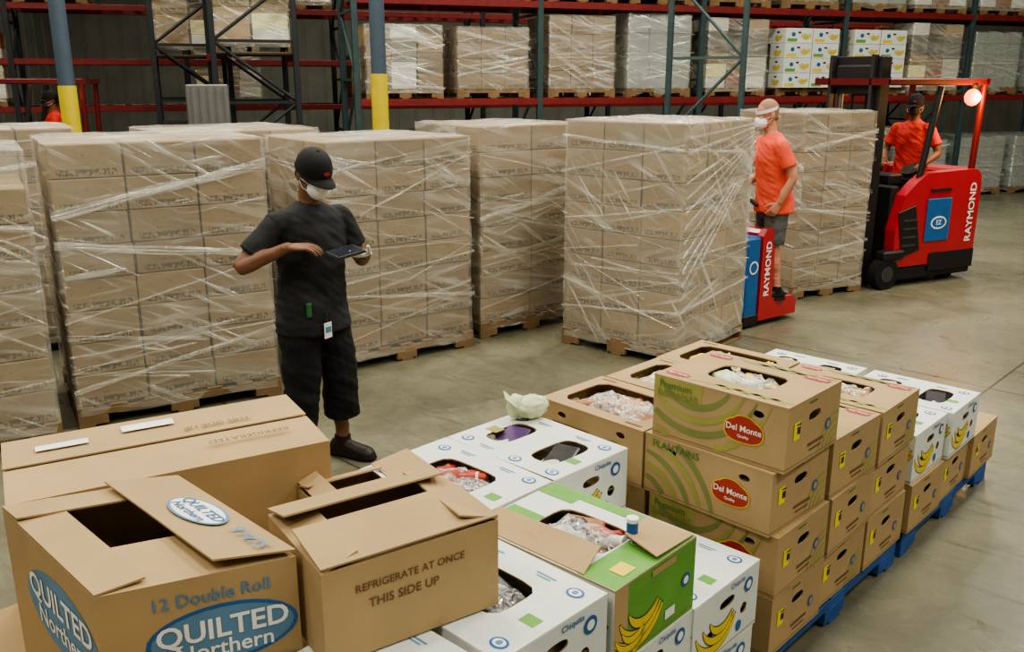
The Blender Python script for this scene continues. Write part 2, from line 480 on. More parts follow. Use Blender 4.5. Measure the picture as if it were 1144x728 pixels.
def carton_block(mb, L, W, z0, z1, nx, ny, nz, m=None, jit=.006, skip=None, tone=(1, 1, 1)):
    m = m or CARTON
    lh = (z1 - z0) / nz
    for k in range(nz):
        ox = random.uniform(-1, 1) * jit; oy = random.uniform(-1, 1) * jit
        for i in range(nx):
            for j in range(ny):
                if 0 < i < nx - 1 and 0 < j < ny - 1 and k < nz - 1: continue
                if skip and skip(i, j, k): continue
                t = 1 + random.uniform(-.18, .10)
                mb.box((-L / 2 + L * (i + .5) / nx + ox + random.uniform(-jit, jit) * .6, -W / 2 + W * (j + .5) / ny + oy + random.uniform(-jit, jit) * .6, z0 + lh * (k + .5)),
                       (L / nx - .012, W / ny - .012, lh - .007), m, bev=.004, tint=(t * tone[0], t * tone[1], t * tone[2]),
                       rot=Matrix.Rotation(random.uniform(-.012, .012), 4, 'Z'))

def wrapped_stack(x, y, a, L, W, H, nx, ny, nz, film=None, seed=0, skip=None, tone=(1, 1, 1), name='wrapped_carton_pallet', z=0.0, nf=6, fan=False):
    mb = MB()
    add_pallet(mb, L + .03, W + .03, WOOD)
    carton_block(mb, L, W, .14, H, nx, ny, nz, skip=skip, tone=tone, jit=.006)
    film_shell(mb, L, W, .07, H + .006, film or FILM, seed=seed)
    FS = film_folds(mb, L, W, .10, H - .01, seed, nf)
    if fan:
        rn = random.Random(5); F, l = FS[1]
        for q in range(12):
            strand(mb, F, l / 2 - .01, H - .03 - q * .022, -l / 2 + .01, H - .10 - q * .11, .008, rn.uniform(.01, .04), rn, .010)
    return mb.obj(name, TR(x, y, z, a))

wrapped_stack(-2.46, 6.11, R(30.6), 1.28, 1.02, 1.78, 3, 3, 8, seed=1.3)
wrapped_stack(-3.565, 5.248, R(30.6), 1.24, 1.02, 1.76, 3, 3, 8, seed=5.1, skip=lambda i, j, k: k == 7 and i == 2)
wrapped_stack(-4.25, 7.35, R(30.6), 1.20, 1.02, 1.78, 3, 3, 8, seed=31.1)
wrapped_stack(-1.146, 7.223, R(37), 1.25, 1.02, 1.72, 3, 3, 8, seed=9.7)
wrapped_stack(-2.42, 7.66, R(37), 1.22, 1.02, 1.76, 3, 3, 8, seed=12.1)
wrapped_stack(-.13, 8.14, R(36), 1.08, 1.02, 1.78, 2, 3, 8, seed=15.5)
wrapped_stack(1.20, 7.36, R(-40.6), 1.08, 1.08, 1.84, 3, 3, 8, film=FILM2, seed=21.2, tone=(1.12, 1.1, 1.06), nf=7, fan=True)
TA = math.atan2(.436, .9)
TT = TR(3.93, 9.28, 0, TA)
ec = TT @ Vector((-.735, .535, 0))
wrapped_stack(ec.x, ec.y, TA, .94, .94, 1.84, 3, 3, 9, seed=25.9)

# ------------------------------------------------------------------ produce boxes
K = Vector((.92, 2.79, 0)); AE = R(-44.0)
e1 = Vector((math.cos(AE), math.sin(AE), 0)); e2 = Vector((-e1.y, e1.x, 0))
BL, BW, BH = .54, .40, .238

def bananas(mb, F, cx, cy, sc, flip=1, m=None, clip=(9, 9)):
    for i, (r, o) in enumerate(((.10, 0), (.078, .01), (.056, .02))):
        mb.cres(cx + flip * o * sc, cy + .02 * sc, r * sc, 200 if flip > 0 else -20, 335 if flip > 0 else -155, .026 * sc, BLACKP, F, .0010 + i * .0006, clip=clip)
        mb.cres(cx + flip * o * sc, cy + .02 * sc, r * sc, 202 if flip > 0 else -22, 333 if flip > 0 else -157, .020 * sc, m or YELLOW, F, .0013 + i * .0006, clip=clip)

def groceries(mb, hw, hd, ztop, seed, pal, deep=.05):
    rn = random.Random(seed * 31 + 1)
    mb.box((0, 0, ztop - deep - .045), (hw * 2.1, hd * 2.1, .02), pal[0])
    n = 16 if hw > .15 else 10
    for i in range(n):
        x = rn.uniform(-hw, hw) * .8; y = rn.uniform(-hd, hd) * .75; z = ztop - deep - .012 + rn.uniform(-.012, .012)
        m = pal[i % len(pal)]; k = rn.random(); s_ = rn.uniform(.6, 1.1)
        if k < .5: mb.blob((x, y, z), (.066 * s_, .034 * s_, .030 * s_), m, seed=seed + i * 1.7, amp=.3, fr=10, sub=3, rot=rn.uniform(0, 3))
        elif k < .8:
            mb.box((x, y, z), (.11 * s_, .07 * s_, .035), m, bev=.006, rot=Matrix.Rotation(rn.uniform(0, 3), 4, 'Z') @ Matrix.Rotation(rn.uniform(-.4, .4), 4, 'X'))
        else:
            a = rn.uniform(0, 3); d = Vector((math.cos(a), math.sin(a), .25)) * .035
            mb.cyl(Vector((x, y, z)) - d, Vector((x, y, z)) + d, .02, .02, m, n=16)
            mb.cyl(Vector((x, y, z)) + d, Vector((x, y, z)) + d * 1.2, .021, .021, WHP, n=16)
    # crumpled clear film / bags over the goods
    nx, ny = 34, 24; vs = []; fs = []
    for j in range(ny + 1):
        for i in range(nx + 1):
            x = -hw + 2 * hw * i / nx; y = -hd + 2 * hd * j / ny
            q = Vector((x * 16 + seed * 2.3, y * 16, seed)); e = (1 - (x / hw) ** 4) * (1 - (y / hd) ** 4)
            h = (abs(noise.noise(q)) * .9 + abs(noise.noise(q * 2.3)) * .45) * .05
            vs.append((x + .008 * noise.noise(q * 1.5), y + .008 * noise.noise(q * 1.7), ztop - deep - .004 + (h + .012) * e - .02 * (1 - e)))
    for j in range(ny):
        for i in range(nx):
            a = j * (nx + 1) + i; fs.append((a, a + 1, a + nx + 2, a + nx + 1))
    mb.add(vs, fs, BAGF, smooth=True)

def produce_box(style, top='hole', seed=0, content=None):
    rnd = random.Random(seed * 13 + 5)
    mb = MB()
    base = {'white': WHITE, 'green': WHITE}.get(style, KRAFT)
    holes_end = [(.0, .045, .045, .017, 2.6)]
    holes_side = [(-.15, .07, .022, .013, 2), (.16, .07, .022, .013, 2)] if style != 'white' else [(-.17, .06, .026, .02, 2), (0, -.06, .03, .015, 2), (.17, .06, .026, .02, 2)]
    if style == 'white': holes_end = [(-.1, -.03, .02, .02, 2), (.0, .05, .045, .017, 2.6), (.11, -.02, .02, .02, 2)]
    for fc in ('-y', '+y'):
        F, w, h = face(fc, BL, BW, BH); mb.panel(F, w, h, holes_side, base, rimmat=KRAFT)
    for fc in ('-x', '+x'):
        F, w, h = face(fc, BL, BW, BH); mb.panel(F, w, h, holes_end, base, rimmat=KRAFT)
    F, w, h = face('bot', BL, BW, BH); mb.panel(F, w, h, [], KRAFT)
    F, w, h = face('top', BL, BW, BH)
    if top == 'hole': mb.panel(F, w, h, [(0, 0, .135, .09, 5)], base, rimmat=KRAFT)
    elif top == 'slot': mb.panel(F, w, h, [(-.13, 0, .06, .10, 4), (.12, 0, .065, .11, 4)], base, rimmat=KRAFT)
    elif top == 'big': mb.panel(F, w, h, [(0, 0, .21, .14, 8)], base, rimmat=KRAFT)
    else: mb.panel(F, w, h, [], base)
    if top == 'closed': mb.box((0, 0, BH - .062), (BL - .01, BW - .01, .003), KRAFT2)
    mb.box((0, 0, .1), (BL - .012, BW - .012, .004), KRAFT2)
    for fc in ('-y', '+x', '+y', '-x'):
        Ff, ww, hh = face(fc, BL, BW, BH)
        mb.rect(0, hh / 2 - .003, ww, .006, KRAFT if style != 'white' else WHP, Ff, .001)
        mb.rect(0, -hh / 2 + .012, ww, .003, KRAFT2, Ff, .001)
    cs = (BL / 2 - .002, BH / 2 - .002); ce = (BW / 2 - .002, BH / 2 - .002); ct = (BL / 2 - .002, BW / 2 - .002)
    if style in ('delmonte', 'plantain'):
        for fc in ('-y', '+y'):
            Ff, ww, hh = face(fc, BL, BW, BH)
            if style == 'delmonte':
                mb.rect(-.165, .076, .20, .075, OLIVE, Ff, .0008)
                for i in range(4): mb.cres(-.10, .20, .17 + .05 * i, 190, 345, .026, OLIVE if i % 2 else OLIVE2, Ff, .001 + i * .0002, clip=cs)
            else:
                for i in range(5): mb.cres(-.30, -.20, .15 + .05 * i, 5, 90, .026, OLIVE if i % 2 else OLIVE2, Ff, .001 + i * .0002, clip=cs)
            mb.oval(.11, -.005, .078, .046, YELLOW, Ff, .0030, 2.6); mb.oval(.11, -.005, .074, .042, RED, Ff, .0036, 2.6)
            mb.oval(.11, .006, .055, .047, YELLOW, Ff, .0031, 2.2); mb.oval(.11, .006, .052, .043, RED, Ff, .0038, 2.2)
            mb.text('Del Monte', .032, WHP, Ff, .11, 0.002, .0046); mb.text('Quality', .015, WHP, Ff, .11, -.026, .0046)
            if style == 'delmonte':
                mb.text('Premium', .038, GRNTXT, Ff, -.175, .088, .004); mb.text('BANANAS', .038, OLIVE2, Ff, -.165, .055, .004)
            else:
                mb.text('PLANTAINS', .040, GRNTXT, Ff, -.13, .088, .004)
        Ft, ww, hh = face('top', BL, BW, BH)
        for (x, y) in ((-.2, .15), (.2, .15), (-.2, -.15)): mb.oval(x, y, .05, .022, RED, Ft, .0015, 2.6); mb.text('Del Monte', .018, WHP, Ft, x, y, .003)
        for i in range(5): mb.cres(-.05 + .07 * i, -.30, .15, 55, 125, .018, OLIVE, Ft, .001, clip=ct)
        for i in range(4): mb.cres(-.05 + .07 * i, .32, .16, 235, 305, .018, OLIVE2, Ft, .001, clip=ct)
    if style in ('delmonte', 'plantain', 'brown'):
        for fc in ('+x', '-x'):
            Ff, ww, hh = face(fc, BL, BW, BH)
            mb.rect(-.12 + rnd.uniform(-.02, .02), .02, .042, .065, STICK, Ff, .002); mb.rect(-.12, .02, .022, .026, BLACKP, Ff, .003)
            mb.rect(-.12, .042, .030, .006, BLACKP, Ff, .003)
            mb.oval(.11, -.02, .022, .022, BLUEP, Ff, .002); mb.oval(.11, -.02, .013, .013, KRAFT, Ff, .003)
            mb.rect(.02, -.06, .12, .012, BROWNP, Ff, .0015); mb.rect(.02, -.082, .09, .007, BROWNP, Ff, .0015)
            if style != 'brown':
                for i in range(4): mb.cres(.19, -.13, .05 + .03 * i, 80, 175, .014, OLIVE, Ff, .001, clip=ce)
            mb.rect(-.02, .1, .06, .008, GRNTXT, Ff, .0015)
        if style == 'brown':
            Ff, ww, hh = face('-y', BL, BW, BH)
            mb.rect(-.1, .03, .2, .014, BROWNP, Ff); mb.rect(-.12, .0, .15, .009, BROWNP, Ff); mb.oval(.13, 0, .06, .04, OLIVE2, Ff)
            Ft, ww, hh = face('top', BL, BW, BH)
            for (x, y) in ((-.2, .17), (.2, -.17)): mb.rect(x, y, .08, .012, BROWNP, Ft)
    if style == 'white':
        for fc in ('-y', '+y'):
            Ff, ww, hh = face(fc, BL, BW, BH)
            bananas(mb, Ff, .17, .06, 1.1, clip=cs); bananas(mb, Ff, -.16, .02, .8, -1, clip=cs)
            mb.oval(-.06, .03, .034, .030, BLUEP, Ff, .003); mb.oval(-.06, .03, .022, .018, WHP, Ff, .0036); mb.oval(-.06, .03, .012, .014, YELLOW, Ff, .004)
            mb.text('Chiquita', .03, BLUEP, Ff, .02, -.085, .003)
        for fc in ('+x', '-x'):
            Ff, ww, hh = face(fc, BL, BW, BH)
            bananas(mb, Ff, -.06, .02, 1.3, clip=ce); mb.oval(.13, .06, .026, .026, BLUEP, Ff, .003); mb.oval(.13, .06, .015, .015, WHP, Ff, .0036)
            mb.oval(.08, -.07, .016, .02, BLUEP, Ff, .003); mb.text('Chiquita', .026, BLUEP, Ff, .06, .095, .003)
        Ft, ww, hh = face('top', BL, BW, BH)
        for (x, y) in ((-.21, -.15), (.21, .14), (-.2, .13), (.22, -.15), (.05, -.16)):
            mb.oval(x, y, .026, .022, BLUEP, Ft, .0015); mb.oval(x, y, .019, .015, WHP, Ft, .002); mb.oval(x, y, .009, .010, BLUEF, Ft, .0025)
        for (x, y) in ((-.1, .155), (.1, .15), (-.1, -.155)):
            mb.rect(x, y, .07, .006, BLUEF, Ft); mb.rect(x, y - .012, .05, .005, BLUEF, Ft)
        mb.rect(-.2, -.02, .06, .05, OLIVE, Ft, .001); mb.rect(.21, -.03, .05, .04, GREEN, Ft, .001)
    if style == 'green':
        Ft, ww, hh = face('top', BL, BW, BH)
        for (x, y, w2, h2) in ((-.2, .155, .14, .085), (.205, .0, .13, .396), (.0, .175, .26, .045), (-.2, -.06, .13, .1)): mb.rect(x, y, w2 * .99, h2, GREEN, Ft, .0012)
        mb.oval(.2, .1, .04, .03, BLUEP, Ft, .003); mb.text('Chiquita', .03, WHP, Ft, .2, .04, .003)
        mb.rect(.22, -.1, .05, .06, YELLOW, Ft, .003)
        Ff, ww, hh = face('+x', BL, BW, BH)
        mb.rect(.03, 0, BW - .06, BH, GREEN, Ff, .0008); mb.rect(-.17, 0, .06, BH, KRAFT, Ff, .0008); bananas(mb, Ff, -.09, .015, 1.35, clip=ce); bananas(mb, Ff, -.13, -.03, 1.0, clip=ce)
        mb.oval(.15, .0, .022, .022, BLUEP, Ff, .003); mb.oval(.15, .0, .013, .013, WHP, Ff, .0036)
        mb.rect(.03, .095, .12, .02, KRAFT, Ff, .003); mb.rect(.07, -.07, .05, .03, WHP, Ff, .003)
        Ff, ww, hh = face('-y', BL, BW, BH)
        mb.rect(-.1, 0, .3, BH, WHITE, Ff, .0008); bananas(mb, Ff, .15, .03, 1.1, clip=cs)
        mb.plate((.10, .19, BH + .004), (.265, .19, BH + .004), (.265, -.0, BH + .012), (.14, .02, BH + .03), .004, KRAFT)
        mb.plate((-.26, -.195, BH + .004), (.16, -.195, BH + .004), (.13, -.08, BH + .03), (-.24, -.10, BH + .035), .004, KRAFT)
        for k in range(5): mb.rect(-.16 + .06 * k, -.14, .03, .012, BLUEF, FR((0, 0, BH + .024), (1, 0, 0), (0, .97, .25)), .004)
    if top in ('hole', 'big') and content: groceries(mb, .21 if top == 'big' else .13, .14 if top == 'big' else .09, BH + (.015 if style == 'green' else .004), seed, content, .03)
    if top == 'slot' and content:
        for sx, q in ((-.13, 0), (.12, 1)):
            mb.box((sx, .0, BH - .03), (.10, .15, .03), content[q % len(content)], bev=.006, rot=Matrix.Rotation(.3, 4, 'Z') @ Matrix.Rotation(.25, 4, 'X'))
            mb.blob((sx, -.02, BH - .06), (.07, .11, .04), BAG, seed + q, .15, 12, 3)
    return mb.mesh(style + '_box')

_pb = {}
def pbox(name, style, w0, s0, lvl, top='hole', seed=0, content=None, da=0, dw=0, ds=0, z=None):
    key = (style, top, seed, tuple(c.name for c in content) if content else None)
    if key not in _pb: _pb[key] = produce_box(style, top, seed, content)
    c = K - e1 * (w0 + BL / 2 + dw) + e2 * (s0 + BW / 2 + ds)
    zz = .14 + .24 * lvl if z is None else z
    return place(_pb[key], name, TR(c.x, c.y, zz, AE + da))

def blue_pallet(wc, sc, L=1.24, W=1.06):
    mb = MB(); add_pallet(mb, L, W, WOODB)
    c = K - e1 * wc + e2 * sc
    mb.obj('blue_pallet', TR(c.x, c.y, 0, AE + math.pi / 2))

blue_pallet(.55, .61); blue_pallet(.55, 1.90, 1.2); blue_pallet(.53, -.78, 1.2); blue_pallet(.62, -2.05, 1.24, 1.5)

jr = random.Random(3)
def J(): return dict(da=jr.uniform(-.03, .03), dw=jr.uniform(-.014, .014), ds=jr.uniform(-.003, .003))
for lv in range(4):
    st = ('brown', 'delmonte', 'plantain', 'delmonte')[lv]
    pbox('banana_box' if st != 'plantain' else 'plantain_box', st, 0, 0, lv, 'closed' if lv < 3 else 'hole', 1, [BAG, PALEG, WHP, YELV] if lv == 3 else None,
         da=(0, .01, -.03, .0)[lv], dw=(0, 0, .02, 0)[lv], ds=(0, 0, -.012, 0)[lv])
for r_i, s0 in enumerate((0, .41, .82)):
    for ci, w0 in enumerate((0, .56)):
        if r_i == 0 and ci == 0: continue
        for lv in range(3):
            st = ('brown', 'delmonte', 'brown')[(lv + r_i) % 3]
            tp = 'closed'
            cont = None; sd = 2
            if lv == 2:
                tp = 'big' if (ci == 1) else 'hole'; sd = 10 + r_i * 2 + ci
                st = 'brown' if ci == 1 else 'delmonte'
                cont = [BREAD, BAGC, BAG, BREAD, ORNG] if r_i == 0 else ([BAG, BAGC, YELV, GRNV] if r_i == 1 else [BREAD, BAGC, YELV, REDG])
            pbox('banana_box', st, w0, s0, lv, tp, sd, cont, **J())
for r_i, s0 in enumerate((1.28, 1.69, 2.10)):
    for ci, w0 in enumerate((0, .56)):
        for lv in range(2 if r_i < 2 else 1):
            top_ = lv == 1 or r_i == 2
            pbox('banana_box', 'white' if (lv == 1) else 'brown', w0, s0, lv, 'slot' if top_ else 'closed', 30 + r_i if top_ else 2, [BAG, DARKG] if top_ else None, **J())
for r_i, s0 in enumerate((-.57, -.97, -1.38)):
    for ci, w0 in enumerate((-.02, .535)):
        nl = {(0, 0): 2, (2, 1): 2}.get((r_i, ci), 3)
        for lv in range(nl):
            top_ = lv == nl - 1
            st = 'white'; tp = 'closed'; cont = None; sd = 3
            if top_:
                sd = 40 + r_i * 2 + ci; tp = 'hole'
                cont = {(0, 1): [PURP, DARKG], (1, 1): [DARKG, REDG, ORNG, REDG, BAGC, BAG], (1, 0): [BREAD, BAG, DARKG, WHP, REDG], (2, 0): [DARKG, BAG, DARKG, GRNV, WHP], (0, 0): None, (2, 1): [BAG, REDG]}[(r_i, ci)]
                if (r_i, ci) == (0, 0): tp = 'closed'
                if (r_i, ci) == (0, 1): tp = 'slot'
                if (r_i, ci) == (1, 0): st = 'green'
            pbox('banana_box', st, w0, s0, lv, tp, sd, cont, **J())
for s0 in (-1.81, -2.22, -2.63):
    for w0 in (-.18, .37, .92):
        for lv in range(3 if (s0 == -1.81 and w0 == -.18) else 2):
            pbox('banana_box', 'white' if lv == 2 else 'brown', w0, s0, lv, 'closed', 3 if lv == 2 else 2, None, **J())

mb = MB(); mb.blob((0, 0, .045), (.075, .055, .045), PALEG, 3, .12, 12, 4); mb.blob((-.06, .02, .05), (.04, .035, .05), PALEG, 5, .2, 12, 3)
mb.plate((-.08, -.02, .06), (-.04, .05, .06), (-.09, .06, .11), (-.12, .0, .10), .003, PALEG)
c = K - e1 * .98 + e2 * (-.2); mb.obj('bagged_cabbage', TR(c.x, c.y, .862, .6))
mb = MB(); mb.cyl((0, 0, 0), (0, 0, .05), .017, .017, BLUEP, n=20); mb.cyl((0, 0, .05), (0, 0, .062), .018, .018, WHP, n=20)
c = K - e1 * .10 + e2 * (-.72); mb.obj('spice_jar', TR(c.x, c.y, .872))

# ------------------------------------------------------------------ large open cartons
def open_carton(name, M, L, W, H, flaps, decals=None, inner=None, shear=0.0):
    mb = MB(); t = .006
    mb.box((0, -W / 2 + t / 2, H / 2), (L, t, H), KRAFT); mb.box((0, W / 2 - t / 2, H / 2), (L, t, H), KRAFT)
    mb.box((-L / 2 + t / 2, 0, H / 2), (t, W - 2 * t, H), KRAFT); mb.box((L / 2 - t / 2, 0, H / 2), (t, W - 2 * t, H), KRAFT)
    mb.box((0, 0, t / 2), (L - 2 * t, W - 2 * t, t), KRAFT)
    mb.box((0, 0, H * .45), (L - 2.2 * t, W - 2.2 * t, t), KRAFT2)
    for k, (side, (ln, ang, i0, i1)) in enumerate(flaps.items()):
        a = R(ang); ca, sa = math.cos(a) * ln, math.sin(a) * ln; h0 = H + .002 + k * .006
        if side == '-y': P = [(-L / 2, -W / 2, h0), (L / 2, -W / 2, h0), (L / 2 - i1, -W / 2 + ca, h0 + sa), (-L / 2 + i0, -W / 2 + ca, h0 + sa)]
        if side == '+y': P = [(L / 2, W / 2, h0), (-L / 2, W / 2, h0), (-L / 2 + i0, W / 2 - ca, h0 + sa), (L / 2 - i1, W / 2 - ca, h0 + sa)]
        if side == '+x': P = [(L / 2, -W / 2, h0), (L / 2, W / 2, h0), (L / 2 - ca, W / 2 - i1, h0 + sa), (L / 2 - ca, -W / 2 + i0, h0 + sa)]
        if side == '-x': P = [(-L / 2, W / 2, h0), (-L / 2, -W / 2, h0), (-L / 2 + ca, -W / 2 + i0, h0 + sa), (-L / 2 + ca, W / 2 - i1, h0 + sa)]
        mb.plate(*P, .005, KRAFT, tint=(1.04 - .03 * k,) * 3)
    if decals: decals(mb, L, W, H)
    if inner: inner(mb, L, W, H)
    mb.v = [(x - shear * y, y, z) for x, y, z in mb.v]
    return mb.obj(name, M)

def dec_front(mb, L, W, H):
    F, w, h = face('-y', L, W, H)
    mb.text('12 Double Roll', .042, BLUEF, F, .02, h / 2 - .05)
    mb.oval(.04, h / 2 - .15, .165, .075, BLUEP, F, .001); mb.oval(.04, h / 2 - .15, .155, .066, BLUEF, F, .0016)
    mb.text('QUILTED', .07, WHP, F, .04, h / 2 - .135, .003, bold=.02); mb.text('Northern', .055, WHP, F, .04, h / 2 - .185, .003)
    F, w, h = face('-x', L, W, H)
    mb.oval(0.05, h / 2 - .16, .2, .1, BLUEF, F, .001); mb.text('QUILTED', .085, WHP, F, 0.05, h / 2 - .13, .003, bold=.02); mb.text('Northern', .07, WHP, F, 0.05, h / 2 - .2, .003)
    ca = math.cos(R(5)); sa = math.sin(R(5))
    FT = FR((L / 2 - .09 * ca, 0, H + .022 + .09 * sa), (0, -1, 0), (ca, 0, -sa))
    mb.oval(.0, .01, .095, .055, BLUEF, FT, .003); mb.oval(.0, .01, .088, .048, WHP, FT, .0036)
    mb.text('QUILTED', .04, BLUEP, FT, .0, .022, .005); mb.text('Northern', .034, BLUEP, FT, .0, -.012, .005)
    mb.text('91475', .05, BLUEF, FT, .185, .03, .005)
GRD = mat('dark_green_produce', (40, 54, 32), .5, var=.4, vs=20)
def inn_front(mb, L, W, H):
    mb.blob((-.03, .1, H * .6), (.12, .12, .07), GRD, 4, .15, 14); mb.blob((.05, .0, H * .58), (.09, .09, .06), BAG, 9, .15, 14)
FA = R(24); SHR = math.tan(R(22)); FL, FWd = .42, .57 * math.cos(R(22))
N0 = Vector((-.877, 1.66, 0))
xd = Vector((math.cos(FA), math.sin(FA), 0)); yd = Vector((-math.sin(FA), math.cos(FA), 0)) - xd * SHR
cF = N0 + xd * (FL / 2) + yd * (FWd / 2)
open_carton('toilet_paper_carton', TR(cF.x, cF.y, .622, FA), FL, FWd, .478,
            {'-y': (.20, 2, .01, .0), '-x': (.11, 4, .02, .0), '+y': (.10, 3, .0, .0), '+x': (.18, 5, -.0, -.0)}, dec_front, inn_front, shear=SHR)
def dec_back(mb, L, W, H):
    Ft = FR((0, 0, H + .014), (1, 0, 0), (0, 1, 0))
    mb.rect(-.03, .14, .15, .05, WHP, Ft, .003); mb.rect(-.27, .10, .14, .04, WHP, Ft, .003)
    mb.text('THIS SIDE UP', .035, BROWNP, Ft, .16, .05, .004, rot=math.pi); mb.text('REFRIGERATED', .035, BROWNP, Ft, .22, -.10, .004, rot=math.pi)
A1 = R(30)
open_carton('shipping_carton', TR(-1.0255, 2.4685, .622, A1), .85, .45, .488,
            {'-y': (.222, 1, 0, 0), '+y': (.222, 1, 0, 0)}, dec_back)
A2 = R(34); P0 = Vector((-.42, 1.75, 0)); QL, QW = .465, .34
cQ = P0 + Matrix.Rotation(A2, 3, 'Z') @ Vector((QL / 2, QW / 2, 0))
def dec_q2(mb, L, W, H):
    F, w, h = face('-y', L, W, H)
    mb.text('REFRIGERATE AT ONCE', .027, BROWNP, F, -.01, .055, .002); mb.text('THIS SIDE UP', .032, BROWNP, F, -.03, .01, .002)
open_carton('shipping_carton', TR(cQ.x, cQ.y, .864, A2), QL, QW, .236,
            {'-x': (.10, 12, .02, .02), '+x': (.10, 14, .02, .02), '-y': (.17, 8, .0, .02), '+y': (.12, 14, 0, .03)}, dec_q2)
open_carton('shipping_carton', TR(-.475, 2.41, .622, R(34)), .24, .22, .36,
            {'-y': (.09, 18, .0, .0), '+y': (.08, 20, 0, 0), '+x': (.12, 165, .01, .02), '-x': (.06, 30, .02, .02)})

# ------------------------------------------------------------------ racks
RO = Vector((0, 14.0, 0)); RA = math.atan2(.342, .94)
def rack_row(name, M, ups, levels, depth=1.07, H=6.2, up=None, br=None, dense=.95):
    mb = MB(); up = up or RACKG; br = br or RACKG2
    for k, x in enumerate(ups):
        for y in (0, depth):
            mb.box((x, y, H / 2), (.09, .075, H), up, bev=.006)
            mb.box((x, y, .01), (.16, .14, .02), up)
        z = .25; s = 0
        while z < H - 1:
            mb.box((x, depth / 2, z), (.04, depth, .04), br)
            p, q = ((x, 0, z), (x, depth, z + dense)) if s % 2 == 0 else ((x, depth, z), (x, 0, z + dense))
            mb.cyl(p, q, .024, .024, br, n=6); z += dense; s += 1
    for a, b in zip(ups[:-1], ups[1:]):
        for z in levels:
            for y in (-.02, depth + .02): mb.box(((a + b) / 2, y, z - .05), (b - a - .08, .05, .10), RACKR, bev=.006)
            for i in range(9): mb.box((a + (b - a) * (i + .5) / 9, depth / 2, z - .01), (.1, depth, .02), DECK)
    mb.obj(name, M)
ups = [.45 + 2.8 * n for n in range(-5, 5)]
MR = TR(RO.x, RO.y, 0, RA)
rack_row('pallet_rack', MR, ups[4:], (1.88, 3.28, 4.8))
MR2 = MR @ TR(0, 4.6)
rack_row('pallet_rack', MR2, [x + .6 for x in ups], (1.7, 2.5, 3.4, 4.8), up=RACKK, br=RACKK)
MRC = []
for (x, y), ln in (((-2.95, 12.75), 1.4), ((-4.3, 14.2), 1.6), ((-8.9, 12.6), 1.6)):
    Mc = TR(x, y, 0, RA) @ Matrix.Rotation(math.pi / 2, 4, 'Z')
    rack_row('pallet_rack', Mc, [0, ln], (1.5, 2.5, 3.5, 4.8), up=RACKK, br=RACKK, dense=.8); MRC.append(Mc)
Mx = TR(3.25, 13.1, 0, R(64))
rack_row('pallet_rack', Mx, [0], (), depth=1.07, up=RACKG, br=RACKG2, dense=1.1)

def rack_load(kind, seed, L=1.15, W=1.0, H=1.15):
    mb = MB(); st = random.getstate(); random.seed(seed)
    add_pallet(mb, L, W, WOOD)
    if kind == 'carton':
        nz = random.choice((4, 5, 6)); carton_block(mb, L - .04, W - .04, .14, H, 3, 2, nz, m=CARTON, jit=.012, tone=random.choice(((.9, .85, .8), (1.1, 1.05, .98), (.72, .68, .64))))
        film_shell(mb, L - .04, W - .04, .08, H + .01, FILM, seed=seed, step=.12); film_folds(mb, L - .03, W - .03, .1, H - .03, seed, 3)
    elif kind == 'mixed':
        for i in range(3):
            for j in range(2):
                z = .14
                while z < H - .1:
                    h = random.uniform(.14, .38); h = min(h, H + .08 - z); t = random.choice(((1, .95, .9), (.6, .55, .5), (1.2, 1.2, 1.15), (.8, .7, .6), (1.0, .5, .4), (.5, .65, .95), (1.2, 1.1, .6)))
                    mb.box((-L / 3 + i * L / 3 + random.uniform(-.02, .02), -W / 4 + j * W / 2, z + h / 2), (L / 3 - .02, W / 2 - .03, h - .006), random.choice((CARTON, CARTON, KRAFT, WHITE)), bev=.004, tint=t, rot=Matrix.Rotation(random.uniform(-.06, .06), 4, 'Z'))
                    z += h
                    if random.random() < .10: break
        if seed % 2: film_shell(mb, L - .02, W - .02, .08, H + .03, FILM, seed=seed, step=.12); film_folds(mb, L, W, .1, H - .03, seed, 3)
    elif kind == 'white':
        carton_block(mb, L - .04, W - .04, .14, H, 3, 2, 4, m=WHITE, jit=.012, tone=(.7, .72, .7))
        film_shell(mb, L - .04, W - .04, .06, H + .01, FILMW, seed=seed, step=.1, amp=.02); film_folds(mb, L, W, .1, H - .03, seed, 3)
    elif kind == 'bottle':
        carton_block(mb, L - .04, W - .04, .14, H, 4, 3, 5, m=BOTTLE, jit=.01)
        film_shell(mb, L - .04, W - .04, .06, H + .01, FILMW, seed=seed, step=.1, amp=.012); film_folds(mb, L, W, .1, H - .03, seed, 3)
    elif kind == 'banana':
        nz = int((H - .14) / .24 + .01)
        for k in range(nz):
            for i in range(2):
                for j in range(3):
                    if j == 1 and k < nz - 1: continue
                    M = TR(-.28 + .56 * i, -.41 + .41 * j, .14 + .24 * k)
                    tt = 1 + random.uniform(-.05, .05)
                    mb.box((0, 0, .118), (BL, BW, .236), WHITE, M, .004, tint=(tt,) * 3)
                    Fy = M @ FR((0, -BW / 2 - .001, .118), (1, 0, 0), (0, 0, 1))
                    if j == 0:
                        bananas(mb, Fy, .14, .04, 1.1, clip=(.268, .117)); mb.oval(-.12, .02, .04, .035, BLUEP, Fy, .003); mb.oval(0, .05, .035, .015, BLACKP, Fy, .003)
                        mb.rect(-.14, -.07, .2, .05, GREEN if (i + k) % 2 else YELLOW, Fy, .002)
                    if i == 0:
                        Fx = M @ FR((-BL / 2 - .001, 0, .118), (0, -1, 0), (0, 0, 1)); bananas(mb, Fx, 0, .02, 1.1, clip=(.198, .117)); mb.oval(.0, .06, .04, .015, BLACKP, Fx, .003)
    random.setstate(st)
    return mb.mesh('rack_load_' + kind)
LM = {}
